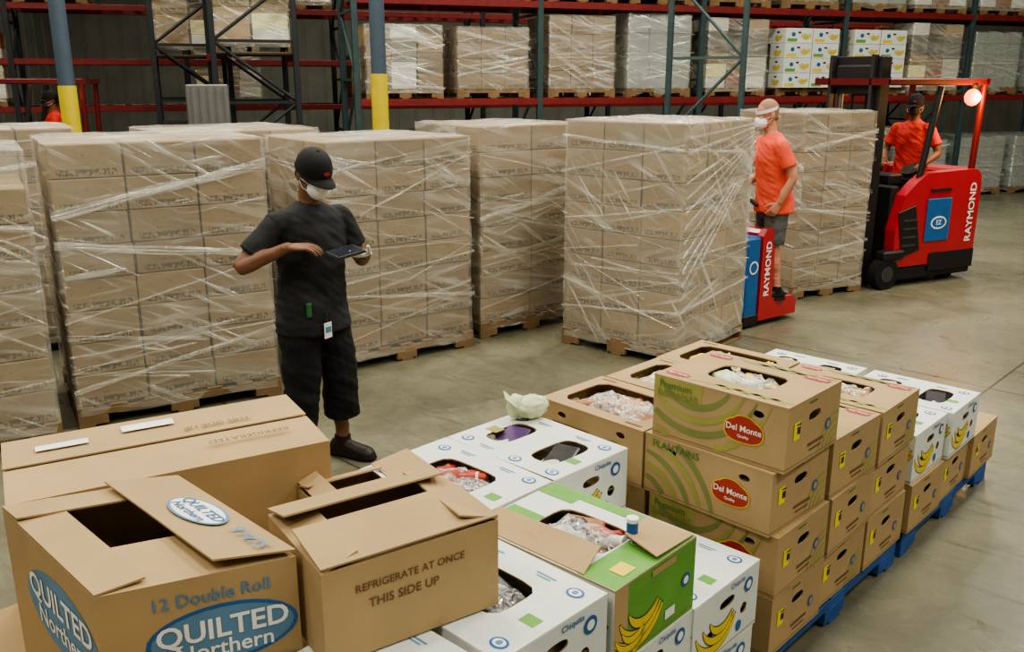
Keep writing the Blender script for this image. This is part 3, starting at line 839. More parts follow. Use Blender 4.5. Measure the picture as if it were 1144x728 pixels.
def put_load(kind, v, x, y, z, M, s=1, a=0):
    H = {'banana': 1.35, 'carton': 1.15, 'white': 1.2, 'bottle': 1.05, 'mixed': 1.14}[kind]
    if kind == 'banana' and v == 9: H = 1.11
    key = (kind, v)
    if key not in LM: LM[key] = rack_load(kind, v * 7 + 3, H=[H, H * .88, H * 1.05][v % 3] if kind != 'banana' else H)
    nm = {'carton': 'racked_carton_pallet', 'mixed': 'racked_mixed_pallet', 'white': 'racked_wrapped_pallet', 'bottle': 'racked_bottled_water_pallet', 'banana': 'racked_banana_box_pallet'}[kind]
    place(LM[key], nm, M @ TR(x, y, z, a + random.uniform(-.03, .03)))
lay1 = {4: (('mixed', 4), ('carton', 1)), 5: (('carton', 2), ('white', 2)), 6: (('mixed', 2), ('banana', 9)), 7: (('banana', 9), ('mixed', 2)), 8: (('bottle', 2), ('bottle', 0))}
for b in range(4, 9):
    a = ups[b]
    for k in range(2):
        x = a + .72 + 1.36 * k
        kd, vv = lay1[b][k]
        put_load(kd, vv, x, .53, 1.88, MR)
        put_load(random.choice(('carton', 'mixed', 'mixed')) if b < 7 else 'bottle', random.choice((0, 2, 4)), x, .56, 0, MR)
        put_load(random.choice(('carton', 'mixed', 'white')), random.randint(0, 2), x, .53, 3.28, MR)
for b in range(1, 9):
    a = ups[b]
    for k in range(2):
        x = a + 1.32 + 1.36 * k
        if b > 3:
            put_load(random.choice(('carton', 'white', 'mixed')), random.randint(0, 4), x, .53, 1.7, MR2); put_load('mixed', random.randint(0, 4), x, .53, 0.0, MR2)
        else:
            if random.random() < .8: put_load('mixed', random.randint(0, 4), x, .53, random.choice((1.7, 3.4)), MR2)
            put_load('mixed', random.randint(0, 4), x, .53, 0.0, MR2)
for Mc in MRC:
    put_load('mixed', 4, .75, .53, 0, Mc); put_load('mixed', 2, .75, .53, 2.5, Mc)

def column(x, y, ytop, name='support_column'):
    mb = MB(); mb.cyl((0, 0, 0), (0, 0, ytop), .105, .105, YPNT, n=24); mb.cyl((0, 0, ytop), (0, 0, 8.2), .095, .095, BPNT, n=24)
    mb.obj(name, TR(x, y))
column(-1.66, 11.6, 2.22); column(-5.38, 11.2, 2.08)
mb = MB()
for a in range(4):
    mb.box((0, -.5, .62), (1.0, .03, .95), TMID, Matrix.Rotation(a * math.pi / 2, 4, 'Z'), .01, tint=(2.4, 2.5, 2.6))
    for i in range(5): mb.box((-.4 + .2 * i, -.525, .62), (.03, .02, .9), TMID, Matrix.Rotation(a * math.pi / 2, 4, 'Z'), tint=(2, 2, 2.1))
    for x in (-.42, .42): mb.box((x, -.42, .07), (.12, .12, .14), TMID, Matrix.Rotation(a * math.pi / 2, 4, 'Z'))
mb.box((0, 0, .17), (.98, .98, .03), TMID)
mb.v = [(x * .45, y * .6, z) for x, y, z in mb.v]
BM = mb.mesh('bulk_bin')
for zz in (0, 1.0): place(BM, 'bulk_bin', TR(-3.62, 11.0, zz, .3))

# ------------------------------------------------------------------ reach truck
def make_truck():
    mb = MB()
    body = [(.12, .22), (.10, .62), (.2, .98), (.34, 1.10), (.5, 1.2), (1.25, 1.22), (1.33, 1.16), (1.35, 1.05), (1.35, .22)]
    mb.prism(body, 0, .13, TRED); mb.prism([(x, z) for x, z in body], .93, 1.06, TRED)
    mb.box((1.14, .53, .72), (.42, .82, 1.0), TRED, bev=.03)
    mb.box((.72, .53, .14), (1.26, 1.04, .14), TDK, bev=.02)
    mb.box((.62, .53, .24), (.66, .8, .04), TMID)
    mb.box((.2, .53, .62), (.12, .8, .9), TDK, bev=.02)
    mb.box((.32, .5, 1.12), (.2, .5, .12), TDK, bev=.02)
    mb.box((1.0, -.004, .24), (.7, .012, .2), TDK)
    mb.box((.30, -.006, .60), (.26, .014, .5), TDK, rot=Matrix.Rotation(-.25, 4, 'Y'), bev=.005)
    for k in range(4): mb.box((.30, -.014, .45 + .09 * k), (.2, .01, .02), TMID)
    mb.box((.72, -.008, .70), (.36, .02, .46), TBLU, bev=.008)
    F = FR((.72, -.02, .70), (1, 0, 0), (0, 0, 1)); mb.oval(0, -.03, .12, .07, WHP, F, .001); mb.oval(0, -.03, .10, .052, TBLU, F, .002); mb.text('EZ', .07, WHP, F, 0, -.03, .003)
    mb.box((.72, -.01, 1.02), (.3, .02, .025), TDK)
    F = FR((1.23, -.001, .75), (0, 0, 1), (-1, 0, 0)); mb.text('RAYMOND', .13, WHP, F, 0, 0, .004, bold=.02)
    F = FR((1.352, .5, .75), (0, 1, 0), (0, 0, 1)); mb.rect(0, .2, .5, .2, TDK, F)
    for y in (.07, .99):
        mb.tube([(.45, y, 1.15), (.62, y, 2.08)], .035, TDK, n=10); mb.tube([(1.24, y, 1.15), (1.27, y, 2.12)], .035, TDRED, n=10)
        mb.box((.56, y, 2.13), (1.5, .06, .07), TDRED, bev=.012)
    for i in range(8): mb.box((-.1 + i * .19, .53, 2.15), (.04, .9, .035), TDK, bev=.005)
    mb.box((-.18, .53, 2.13), (.05, .98, .07), TDRED); mb.box((1.30, .53, 2.13), (.05, .98, .07), TDRED)
    for y in (.2, .86):
        mb.box((-.08, y, 1.2), (.14, .06, 2.36), TDK, bev=.008); mb.box((-.17, y + (.05 if y < .5 else -.05), 1.25), (.07, .04, 2.3), TMID, bev=.006, tint=(.6,) * 3)
        mb.cyl((-.06, y + (.09 if y < .5 else -.09), .1), (-.06, y + (.09 if y < .5 else -.09), 2.1), .03, .03, STEEL)
    for z in (.25, 1.1, 1.7, 2.05, 2.34): mb.box((-.08, .53, z), (.1, .66, .09), TDK, bev=.006)
    mb.box((-.08, .53, 2.2), (.16, .5, .2), TDK, bev=.02)
    mb.tube([(-.06, .42, 2.3), (-.05, .42, 1.2), (.1, .44, 1.1)], .012, RUB); mb.tube([(-.06, .6, 2.3), (-.05, .62, 1.2), (.1, .6, 1.1)], .012, RUB)
    for y in (.38, .68): mb.box((-.21, y, .35), (.03, .1, .55), TDK); mb.box((-.70, y, .062), (1.0, .09, .032), TDK, bev=.006)
    mb.box((-.20, .53, .5), (.03, .6, .08), TDK)
    for y in (.02, .98):
        mb.cyl((.02, y - .05, .165), (.02, y + .07, .165), .165, .165, RUB, n=28); mb.cyl((.02, y - .055, .165), (.02, y + .075, .165), .085, .085, TMID, n=20)
        mb.box((.1, y + .01, .36), (.3, .14, .1), TDK, bev=.02)
    mb.cyl((1.1, .1, .1), (1.1, .22, .1), .1, .1, RUB, n=20); mb.cyl((1.1, .8, .1), (1.1, .92, .1), .1, .1, RUB, n=20)
    mb.cyl((.62, .3, 1.12), (.6, .3, 1.2), .018, .018, TDK); mb.cyl((.6, .3, 1.2), (.585, .3, 1.225), .11, .11, TDK, n=24); mb.cyl((.6, .72, 1.1), (.6, .72, 1.24), .015, .02, TDK)
    mb.box((.6, .3, 1.06), (.2, .26, .14), TDK, bev=.02); mb.box((.6, .72, 1.05), (.2, .2, .12), TDK, bev=.02)
    mb.cyl((1.1, .07, 2.0), (1.1, .07, 2.1), .05, .05, TDK, n=16)
    BEAC = mat('amber_beacon', (255, 100, 10), .3, emit=6)
    BEAW = mat('beacon_bulb', (255, 214, 140), .3, emit=70)
    mb.blob((1.06, .03, 1.97), (.085, .08, .09), BEAC, 0, .0, 1, 2); mb.blob((1.05, -.045, 1.97), (.035, .02, .04), BEAW, 0, 0, 1, 2)
    return mb.mesh('reach_truck')
TM = make_truck()
TT2 = TR(-7.0, 12.1, 0, R(14))
tro = place(TM, 'reach_truck', TT)
ld = bpy.data.lights.new('beacon_lamp', 'POINT'); ld.energy = 30; ld.color = (1, .5, .15); ld.shadow_soft_size = .05
lo = bpy.data.objects.new('beacon_lamp', ld); COL.objects.link(lo); lo.parent = tro; lo.location = (1.04, -.16, 1.97)
place(TM, 'reach_truck', TT2)

# ------------------------------------------------------------------ rider pallet jack
mb = MB()
mb.box((.10, .37, .46), (.19, .72, .72), TBLU, bev=.02)
mb.box((.10, .37, .07), (.2, .74, .1), TDK, bev=.01)
mb.prism([(.2, .05), (.2, .82), (.24, .88), (.33, .88), (.37, .8), (.38, .24), (.70, .22), (.74, .18), (.74, .05)], 0, .06, TRED)
mb.prism([(.2, .05), (.2, .82), (.24, .88), (.33, .88), (.37, .8), (.38, .24), (.70, .22), (.74, .18), (.74, .05)], .68, .74, TRED)
mb.box((.29, .37, .47), (.16, .66, .8), TRED, bev=.03); mb.box((.56, .37, .13), (.36, .64, .12), TDK, bev=.01)
mb.box((.56, .37, .195), (.34, .6, .012), RUB)
mb.box((.75, .37, .1), (.03, .72, .12), TDK, bev=.01)
F = FR((.285, -.002, .52), (0, 0, 1), (-1, 0, 0)); mb.text('RAYMOND', .1, WHP, F, 0, 0, .003, bold=.02)
F = FR((.1, .008, .5), (1, 0, 0), (0, 0, 1)); mb.oval(0, .05, .06, .06, WHP, F, .004); mb.oval(0, .05, .045, .045, TBLU, F, .005)
mb.cyl((.27, .37, .86), (.33, .37, 1.08), .03, .025, TDK); mb.tube([(.33, .2, 1.06), (.33, .27, 1.1), (.33, .47, 1.1), (.33, .54, 1.06)], .018, TDK)
for y in (.14, .60):
    mb.box((-.55, y, .062), (1.15, .14, .035), TMID, bev=.008); mb.cyl((-.95, y - .05, .04), (-.95, y + .05, .04), .036, .036, RUB)
mb.cyl((.3, .3, .1), (.3, .42, .1), .1, .1, RUB)
JA = math.atan2(.6, .8)
mb.obj('rider_pallet_jack', TR(2.05, 7.66, 0.004, JA))

# ------------------------------------------------------------------ people
SKIN_D = mat('skin_dark', (118, 82, 62), .5, var=.08, tint=False, vs=20)
SKIN_L = mat('skin_light', (190, 132, 106), .55, var=.08, tint=False, vs=20)
SHIRT_B = mat('black_cotton', (38, 39, 41), .85, var=.2, tint=False, bump=.25, bs=40)
PANT_B = mat('black_shorts', (22, 22, 25), .85, var=.15, tint=False, bump=.2, bs=40)
SHIRT_O = mat('orange_cotton', (228, 88, 66), .8, var=.08, tint=False, bump=.2, bs=40)
SHIRT_R = mat('red_orange_cotton', (196, 54, 46), .8, var=.08, tint=False)
SHORT_G = mat('grey_shorts', (84, 86, 84), .85, var=.12, tint=False)
MASKM = mat('white_mask', (236, 236, 232), .7, var=.03, tint=False)
HAIR = mat('black_hair', (22, 18, 16), .8, tint=False)
HAIRG = mat('light_hair', (150, 122, 96), .8, tint=False)
SHOEB = mat('brown_shoe', (40, 28, 24), .5, tint=False)
SOLE = mat('shoe_sole', (24, 22, 20), .8, tint=False)
SHOEK = mat('black_shoe', (26, 25, 25), .6, tint=False)
CAPM = mat('black_cap', (26, 26, 28), .8, tint=False)
EYEW = mat('eye_white', (230, 226, 220), .3, tint=False); EYEB = mat('eye_iris', (30, 20, 14), .2, tint=False)
LIP = mat('lips', (120, 70, 62), .5, tint=False)
GLOVE = mat('white_glove', (214, 212, 204), .6, tint=False)

class Parts:
    def __init__(s): s.p = []
    def loft(s, rings, lab, n=18):
        vs = []; fs = []
        for c, U, V in rings:
            for i in range(n):
                t = 2 * math.pi * i / n; vs.append(c + U * math.cos(t) + V * math.sin(t))
        m = len(rings)
        for j in range(m - 1):
            for i in range(n):
                fs.append((j * n + i, j * n + (i + 1) % n, (j + 1) * n + (i + 1) % n, (j + 1) * n + i))
        fs.append(tuple(range(n))[::-1]); fs.append(tuple((m - 1) * n + i for i in range(n)))
        s.p.append((vs, fs, lab))
    def chain(s, pts, lab, flat=1.0, side=None, n=14, cap=True):
        P = [(Vector(p), r) for p, r in pts]
        Q = []
        for i in range(len(P) - 1):
            a, b = P[i], P[i + 1]
            for k in range(4):
                t = k / 4; Q.append((a[0].lerp(b[0], t), a[1] + (b[1] - a[1]) * t))
        Q.append(P[-1])
        for _ in range(2):
            Q = [Q[0]] + [((Q[i - 1][0] + Q[i][0] * 2 + Q[i + 1][0]) / 4, (Q[i - 1][1] + 2 * Q[i][1] + Q[i + 1][1]) / 4) for i in range(1, len(Q) - 1)] + [Q[-1]]
        rings = []; prev = None
        L = len(Q)
        for i in range(L):
            d = (Q[min(i + 1, L - 1)][0] - Q[max(i - 1, 0)][0]).normalized()
            if side is not None: U = (Vector(side) - d * d.dot(Vector(side))).normalized()
            elif prev is None: U = d.orthogonal().normalized()
            else: U = (prev - d * d.dot(prev)).normalized()
            prev = U; V = d.cross(U)
            if cap and i == 0:
                for q, w in ((.85, .35), (.55, .8)): rings.append((Q[0][0] - d * Q[0][1] * q, U * Q[0][1] * w, V * Q[0][1] * flat * w))
            rings.append((Q[i][0], U * Q[i][1], V * Q[i][1] * flat))
            if cap and i == L - 1:
                for q, w in ((.55, .8), (.85, .35)): rings.append((Q[i][0] + d * Q[i][1] * q, U * Q[i][1] * w, V * Q[i][1] * flat * w))
        s.loft(rings, lab, n)
    def ell(s, c, ax, lab, n=18):
        c = Vector(c); X, Y, Z = [Vector(a) for a in ax]
        rings = []
        for j in range(1, 12):
            t = math.pi * j / 12
            rings.append((c - Z * math.cos(t), X * math.sin(t), Y * math.sin(t)))
        s.loft(rings, lab, n)
    def bake(s, voxel, smooth=3):
        vs = []; fs = []
        for v, f, l in s.p:
            o = len(vs); vs += [tuple(x) for x in v]; fs += [tuple(i + o for i in q) for q in f]
        me = bpy.data.meshes.new('tmp'); me.from_pydata(vs, [], fs); me.update()
        bm = bmesh.new(); bm.from_mesh(me); bmesh.ops.recalc_face_normals(bm, faces=bm.faces); bm.to_mesh(me); bm.free()
        ob = bpy.data.objects.new('tmp', me); COL.objects.link(ob)
        md = ob.modifiers.new('r', 'REMESH'); md.mode = 'VOXEL'; md.voxel_size = voxel; md.adaptivity = 0
        sm = ob.modifiers.new('s', 'SMOOTH'); sm.iterations = smooth; sm.factor = .5
        dg = bpy.context.evaluated_depsgraph_get(); ev = ob.evaluated_get(dg).to_mesh()
        V = [v.co.copy() for v in ev.vertices]; Fc = [tuple(p.vertices) for p in ev.polygons]
        N = [v.normal.copy() for v in ev.vertices]
        bpy.data.objects.remove(ob)
        labs = sorted(set(l for _, _, l in s.p)); trees = {}
        for l in labs:
            v2 = []; f2 = []
            for v, f, ll in s.p:
                if ll != l: continue
                o = len(v2); v2 += [tuple(x) for x in v]; f2 += [tuple(i + o for i in q) for q in f]
            trees[l] = BVHTree.FromPolygons(v2, f2)
        out = []
        for f in Fc:
            c = sum((V[i] for i in f), Vector()) / len(f)
            best = None
            for l in labs:
                r = trees[l].find_nearest(c, .2)
                if r[0] is not None and (best is None or r[3] < best[0]): best = (r[3], l)
            out.append(best[1] if best else labs[0])
        return V, Fc, out, N

def hand(ps, wrist, d, n, thumb, curl=.5, lab='skin'):
    d = Vector(d).normalized(); n = Vector(n); n = (n - d * d.dot(n)).normalized(); t = Vector(thumb); t = (t - d * d.dot(t) - n * n.dot(t)).normalized()
    w = Vector(wrist)
    ps.loft([(w - d * .03, t * .027, n * .021), (w, t * .027, n * .019), (w + d * .03, t * .036, n * .017), (w + d * .065, t * .041, n * .015), (w + d * .092, t * .040, n * .012), (w + d * .1, t * .03, n * .006)], lab)
    for i, (off, L) in enumerate(((.031, .074), (.0105, .082), (-.0105, .076), (-.031, .060))):
        p = w + d * .085 + t * off; pts = [(p, .0095)]; dd = (d + t * off * 2.2).normalized(); ang = 0
        for k, (fr, r) in enumerate(((.45, .0092), (.32, .0082), (.23, .0066))):
            ang += curl * (.55, .75, .55)[k] * (1 + .08 * i)
            q = dd * math.cos(ang) + n * math.sin(ang); p = p + q * L * fr * 1.15; pts.append((p, r))
        ps.chain(pts, lab, n=10)
    p = w + d * .022 + t * .022 + n * .006
    q1 = (t * .75 + d * .62 + n * .25).normalized(); q2 = (t * .35 + d * .8 + n * .45).normalized()
    ps.chain([(p, .014), (p + q1 * .04, .0125), (p + q1 * .04 + q2 * .034, .0105), (p + q1 * .04 + q2 * .058, .0085)], lab, n=10)

def person(name, M, P, mats, parent=None):
    X = Vector((1, 0, 0)); Y = Vector((0, 1, 0)); Z = Vector((0, 0, 1))
    body = Parts(); hd = Parts(); hs = Parts()
    lean = Vector(P.get('lean', (0, 0, 0)))
    nb = Vector((0, .005, 1.49)) + lean * 1.15
    def tor(z):
        k = (z - .93) / .5; return Vector((0, 0, z)) + lean * max(0, k) * .9
    g = P.get('girth', 1)
    rings = [(tor(z) + Vector((0, oy, 0)), X * rx * g, Y * ry * g) for z, rx, ry, oy in
             ((.80, .18, .14, .005), (.805, .202, .155, .005), (.86, .198, .150, .004), (.94, .188, .142, .003), (1.04, .180, .136, 0), (1.14, .176, .132, -.004), (1.25, .182, .134, -.006), (1.34, .190, .130, 0), (1.41, .182, .108, .005), (1.455, .135, .085, .01), (1.485, .078, .066, .012), (1.50, .062, .056, .012))]
    body.loft(rings, 'shirt', 24)
    body.loft([(Vector((0, .0, z)), X * rx, Y * ry) for z, rx, ry in ((.74, .12, .10), (.78, .165, .12), (.88, .172, .124), (.98, .16, .115))], 'pants', 20)
    sl = P.get('pants_z', .5); pr = P.get('baggy', 1)
    for sd, key in ((1, 'L'), (-1, 'R')):
        hip = Vector((.09 * sd, 0, .88)); kn = Vector(P['knee' + key]); an = Vector(P['ank' + key]); fd = Vector(P.get('foot' + key, (.0, -1, 0))).normalized()
        body.chain([(hip, .088), (hip.lerp(kn, .5), .075), (kn, .056), (kn.lerp(an, .3), .057), (kn.lerp(an, .7), .042), (an, .036)], 'skin')
        if sl < kn.z:
            k = (kn.z - sl) / (kn.z - an.z); e = kn.lerp(an, k)
            body.chain([(hip, .108), (hip.lerp(kn, .5), .104 * pr), (kn, .092 * pr), (e, .092 * pr)], 'pants', cap=False)
        else:
            k = (hip.z - sl) / (hip.z - kn.z); e = hip.lerp(kn, k); body.chain([(hip, .108), (hip.lerp(e, .5), .102), (e, .098)], 'pants', cap=False)
        fr = fd.cross(Z)
        zs = an.z - .085
        b0 = Vector((an.x, an.y, zs)) - fd * .06
        body.chain([(an + Z * .045, .048), (an + Z * .01, .047), (an - Z * .02, .044)], 'shoe', cap=False)
        body.loft([(b0 + fd * q + Z * zc, fr * w, Z * h) for q, w, h, zc in ((-.022, .022, .03, .045), (-.005, .038, .046, .050), (.06, .044, .055, .057), (.12, .046, .046, .048), (.18, .052, .040, .042), (.235, .048, .036, .038), (.268, .028, .024, .028))], 'shoe')
        body.loft([(b0 + fd * q + Z * .012, fr * w, Z * .014) for q, w in ((-.028, .026), (-.01, .042), (.06, .046), (.12, .048), (.18, .055), (.24, .05), (.275, .028))], 'sole')
    for sd, key in ((1, 'L'), (-1, 'R')):
        sh = Vector((.178 * sd * g, .0, 1.405)) + lean; el = Vector(P['elb' + key]); wr = Vector(P['wri' + key])
        body.chain([(sh, .050), (sh.lerp(el, .5), .047), (el, .040), (el.lerp(wr, .3), .042), (wr, .027)], 'skin')
        body.chain([(sh - X * sd * .05 - Z * .005, .062), (sh, .064), (sh.lerp(el, .35), .066), (sh.lerp(el, .68), .069)], 'shirt', cap=False)
        hn = P['hand' + key]; hand(hs, wr, hn[0], hn[1], hn[2], hn[3], lab='glove' if P.get('glove' + key) else 'skin')
    pitch = P.get('pitch', 0); yaw = P.get('yaw', 0)
    Rm = Matrix.Rotation(yaw, 3, 'Z') @ Matrix.Rotation(pitch, 3, 'X')
    C = nb + Vector((0, -.02, .155)) + Vector(P.get('hoff', (0, 0, 0)))
    r = Rm @ X; f = Rm @ (-Y); u = Rm @ Z
    body.chain([(nb - Z * .03, .06), (C - u * .05 - f * .015, .054)], 'skin')
    hd.chain([(nb + Z * .0, .056), (C - u * .05 - f * .015, .055)], 'skin')
    hd.ell(C + u * .025 - f * .012, (r * .077, f * .096, u * .098), 'skin'); hd.ell(C - u * .045 + f * .018, (r * .058, f * .070, u * .066), 'skin')
    hd.ell(C - u * .088 + f * .062, (r * .024, f * .02, u * .02), 'skin')
    hd.ell(C + u * .03 + f * .07, (r * .055, f * .022, u * .014), 'skin')
    hd.chain([(C + u * .02 + f * .084, .009), (C - u * .012 + f * .101, .013), (C - u * .024 + f * .103, .014)], 'skin', n=10)
    for s_ in (1, -1):
        hd.ell(C - u * .018 + f * .088 + r * .012 * s_, (r * .009, f * .011, u * .008), 'skin')
        hd.ell(C - u * .002 - f * .012 + r * .080 * s_, (r * .010, f * .020, u * .032), 'skin')
        hd.ell(C + u * .005 + f * .072 + r * .033 * s_, (r * .016, f * .014, u * .012), 'skin')
    hd.ell(C - u * .052 + f * .086, (r * .024, f * .010, u * .0065), 'lip'); hd.ell(C - u * .062 + f * .083, (r * .02, f * .010, u * .0065), 'lip')
    if P.get('mask'):
        hd.ell(C - u * .045 + f * .062, (r * .058, f * .062, u * .056), 'mask'); hd.ell(C - u * .025 + f * .098, (r * .032, f * .028, u * .034), 'mask')
    if P.get('hair'):
        hd.ell(C + u * .04 - f * .026, (r * .083, f * .096, u * .096), 'hair')
        hd.ell(C - u * .02 - f * .06, (r * .066, f * .045, u * .06), 'hair')
    mb = MB()
    for ps, vx, sm in ((body, .0075, 3), (hd, .0038, 3), (hs, .0028, 2)):
        V, Fc, labs, N = ps.bake(vx, sm)
        if ps is body:
            for i, v in enumerate(V):
                q = Vector((v.x * 5, v.y * 5, v.z * 11 + v.x * 6))
                if (v.z > .2): V[i] = v + N[i] * (.010 * noise.noise(q) + .006 * noise.noise(q * 2.7)) * (1 if abs(v.x) < .24 and v.z < 1.45 else .25)
        by = {}
        for f_, l in zip(Fc, labs): by.setdefault(l, []).append(f_)
        base = len(mb.v)
        mb.v += [tuple(v) for v in V]
        for l, fl in by.items():
            m = mats[l] if l in mats else SOLE
            if m not in mb.mats: mb.mats.append(m)
            mi = mb.mats.index(m)
            for f_ in fl:
                mb.f.append([i + base for i in f_]); mb.m.append(mi); mb.sm.append(True); mb.t.append((1, 1, 1)); mb.uv.append([(0, 0)] * len(f_))
    HM = Matrix(((r.x, -f.x, u.x, C.x), (r.y, -f.y, u.y, C.y), (r.z, -f.z, u.z, C.z), (0, 0, 0, 1)))
    for s_ in (1, -1):
        mb.blob((.033 * s_, -.082, .006), (.0125, .0095, .0085), EYEW, 0, 0, 1, 2, HM); mb.blob((.033 * s_, -.0895, .005), (.0055, .003, .0055), EYEB, 0, 0, 1, 2, HM)
        mb.box((.033 * s_, -.0925, .026), (.03, .006, .006), mats.get('hair', HAIR), HM, .002)
    if P.get('mask'):
        for s_ in (1, -1):
            for zz in (-.02, -.06): mb.tube([(.05 * s_, -.075, zz), (.076 * s_, -.03, zz + .012), (.084 * s_, .0, zz * .3)], .0016, MASKM, HM, 6)
    if P.get('cap'):
        cm = mats['cap']
        vs = []; fs = []; nn = 28; mm = 9
        for j in range(mm + 1):
            t = (math.pi / 2) * j / mm
            for i in range(nn):
                a = 2 * math.pi * i / nn
                vs.append((.090 * math.cos(a) * math.cos(t) ** .7, .012 + .109 * math.sin(a) * math.cos(t) ** .7, .024 + .112 * math.sin(t)))
        for j in range(mm):
            for i in range(nn): fs.append((j * nn + i, j * nn + (i + 1) % nn, (j + 1) * nn + (i + 1) % nn, (j + 1) * nn + i))
        mb.add(vs, fs, cm, HM, smooth=True)
        mb.add([(.091 * math.cos(2 * math.pi * i / nn), .012 + .110 * math.sin(2 * math.pi * i / nn), z) for z in (.016, .030) for i in range(nn)],
               [(i, (i + 1) % nn, nn + (i + 1) % nn, nn + i) for i in range(nn)], cm, HM, smooth=True)
        vs = []; fs = []; k = 14
        for lay in (0, 1):
            for i in range(k + 1):
                x = -1 + 2 * i / k
                for q in (0, .5, 1):
                    yb = .012 - .108 * math.sqrt(max(0, 1 - (x * .078 / .089) ** 2)); yl = .075 * math.sqrt(max(0, 1 - x * x * .96))
                    vs.append((x * .078, yb + .006 - yl * q, .032 - .012 * q - .016 * x * x - lay * .004))
        st = (k + 1) * 3
        for lay in (0, 1):
            for i in range(k):
                for q in (0, 1):
                    a = lay * st + i * 3 + q; fs.append((a, a + 1, a + 4, a + 3) if lay == 0 else (a, a + 3, a + 4, a + 1))
        for i in range(k): a = i * 3 + 2; fs.append((a, a + st, a + 3 + st, a + 3))
        mb.add(vs, fs, cm, HM, smooth=True)
        mb.blob((0, .012, .137), (.008, .008, .004), cm, 0, 0, 1, 2, HM)
        Ff = HM @ FR((0, -.099, .066), (1, 0, 0), (0, .35, 1)); mb.oval(0, 0, .018, .010, mat('red_cap_badge', (150, 40, 36), .6), Ff, .002)
    if P.get('band'):
        nn = 30
        mb.add([(.087 * math.cos(2 * math.pi * i / nn), .012 + .104 * math.sin(2 * math.pi * i / nn), z) for z in (.035, .062) for i in range(nn)],
               [(i, (i + 1) % nn, nn + (i + 1) % nn, nn + i) for i in range(nn)], MASKM, HM, smooth=True)
    if P.get('extra'): P['extra'](mb)
    return mb.obj(name, M, parent)

def ex1(mb):
    mb.box((-.03, -.175, .83), (.055, .006, .085), WHP, rot=Matrix.Rotation(.2, 4, 'Z'), bev=.002); mb.box((-.03, -.179, .835), (.04, .004, .03), BLUEF, rot=Matrix.Rotation(.2, 4, 'Z'))
    mb.tube([(-.03, -.173, .87), (-.03, -.165, .93)], .003, TMID)
    mb.box((-.12, -.145, .95), (.025, .02, .075), GREEN, bev=.004, tint=(.25, .45, .8))
S1 = 1.02
PM = TR(-1.10, 4.80, 0, R(46)) @ Matrix.Scale(S1, 4)
person('warehouse_worker', PM,
       dict(kneeL=(.13, -.03, .50), ankL=(.16, .02, .088), kneeR=(-.11, -.02, .50), ankR=(-.13, .04, .088), footL=(.35, -1, 0), footR=(-.2, -1, 0), pants_z=.27, baggy=1.08,
            elbR=(-.41, .04, 1.18), wriR=(-.235, -.17, 1.30), elbL=(.29, -.06, 1.15), wriL=(.165, -.265, 1.225),
            handR=((.75, -.62, .02), (.1, .2, -1), (.5, .6, .3), .45), handL=((-.88, -.40, .10), (-.05, .1, 1), (0, -1, .2), .22),
            lean=(0, -.02, 0), pitch=R(28), hoff=(0, -.04, -.01), mask=True, cap=True, hair=True, gloveL=True, extra=ex1, girth=1.08),
       dict(skin=SKIN_D, shirt=SHIRT_B, pants=PANT_B, shoe=SHOEB, mask=MASKM, hair=HAIR, cap=CAPM, lip=LIP, glove=GLOVE))
mb = MB(); mb.box((0, 0, 0), (.19, .125, .010), TDK, bev=.004); mb.box((0, 0, .006), (.17, .105, .001), mat('tablet_screen', (30, 36, 46), .12, spec=.8)); mb.box((0, 0, -.008), (.2, .134, .008), RUB, bev=.004)
tw = PM @ Matrix.Translation((-.0, -.325, 1.268)) @ Matrix.Rotation(R(8), 4, 'X') @ Matrix.Rotation(R(-6), 4, 'Y') @ Matrix.Scale(.9, 4)
mb.obj('tablet_computer', tw)

person('pallet_jack_rider', TR(2.36, 8.07, .205, R(-80)),
       dict(kneeL=(.11, -.03, .50), ankL=(.12, .03, .088), kneeR=(-.11, -.02, .50), ankR=(-.12, .02, .088), pants_z=.52,
            elbL=(.26, .04, 1.13), wriL=(.22, -.06, .90), elbR=(-.28, .0, 1.13), wriR=(-.2, -.22, .99),
            handL=((-.12, -.5, -.8), (-1, .1, -.1), (-.2, -1, .2), .8), handR=((.2, -.7, -.4), (.3, .1, -1), (1, -.1, .2), .9),
            lean=(0, -.07, 0), pitch=R(16), yaw=R(8), hoff=(0, -.035, 0), mask=True, band=True, hair=True, girth=1.08),
       dict(skin=SKIN_L, shirt=SHIRT_O, pants=SHORT_G, shoe=SHOEK, mask=MASKM, hair=HAIRG, lip=LIP, glove=GLOVE))
opl = TR(.80, .5, .262, R(-70)) @ Matrix.Scale(.98, 4)
opo = person('reach_truck_operator', TT @ opl,
       dict(kneeL=(.11, -.03, .50), ankL=(.12, .02, .088), kneeR=(-.11, -.02, .50), ankR=(-.12, .02, .088), pants_z=.15,
            elbL=(.30, -.02, 1.14), wriL=(.24, -.23, 1.04), elbR=(-.28, -.05, 1.14), wriR=(-.2, -.25, 1.06),
            handL=((-.1, -1, -.1), (0, 0, -1), (-1, 0, 0), .7), handR=((.1, -1, -.1), (0, 0, -1), (1, 0, 0), .7),
            lean=(0, -.03, 0), pitch=R(8), yaw=R(15), cap=True, hair=True, mask=True),
       dict(skin=SKIN_D, shirt=SHIRT_R, pants=PANT_B, shoe=SHOEK, mask=mat('dark_mask', (60, 50, 50), .8, tint=False), hair=HAIR, cap=CAPM, lip=LIP, glove=GLOVE))
place(opo.data, 'reach_truck_operator', TT2 @ opl)

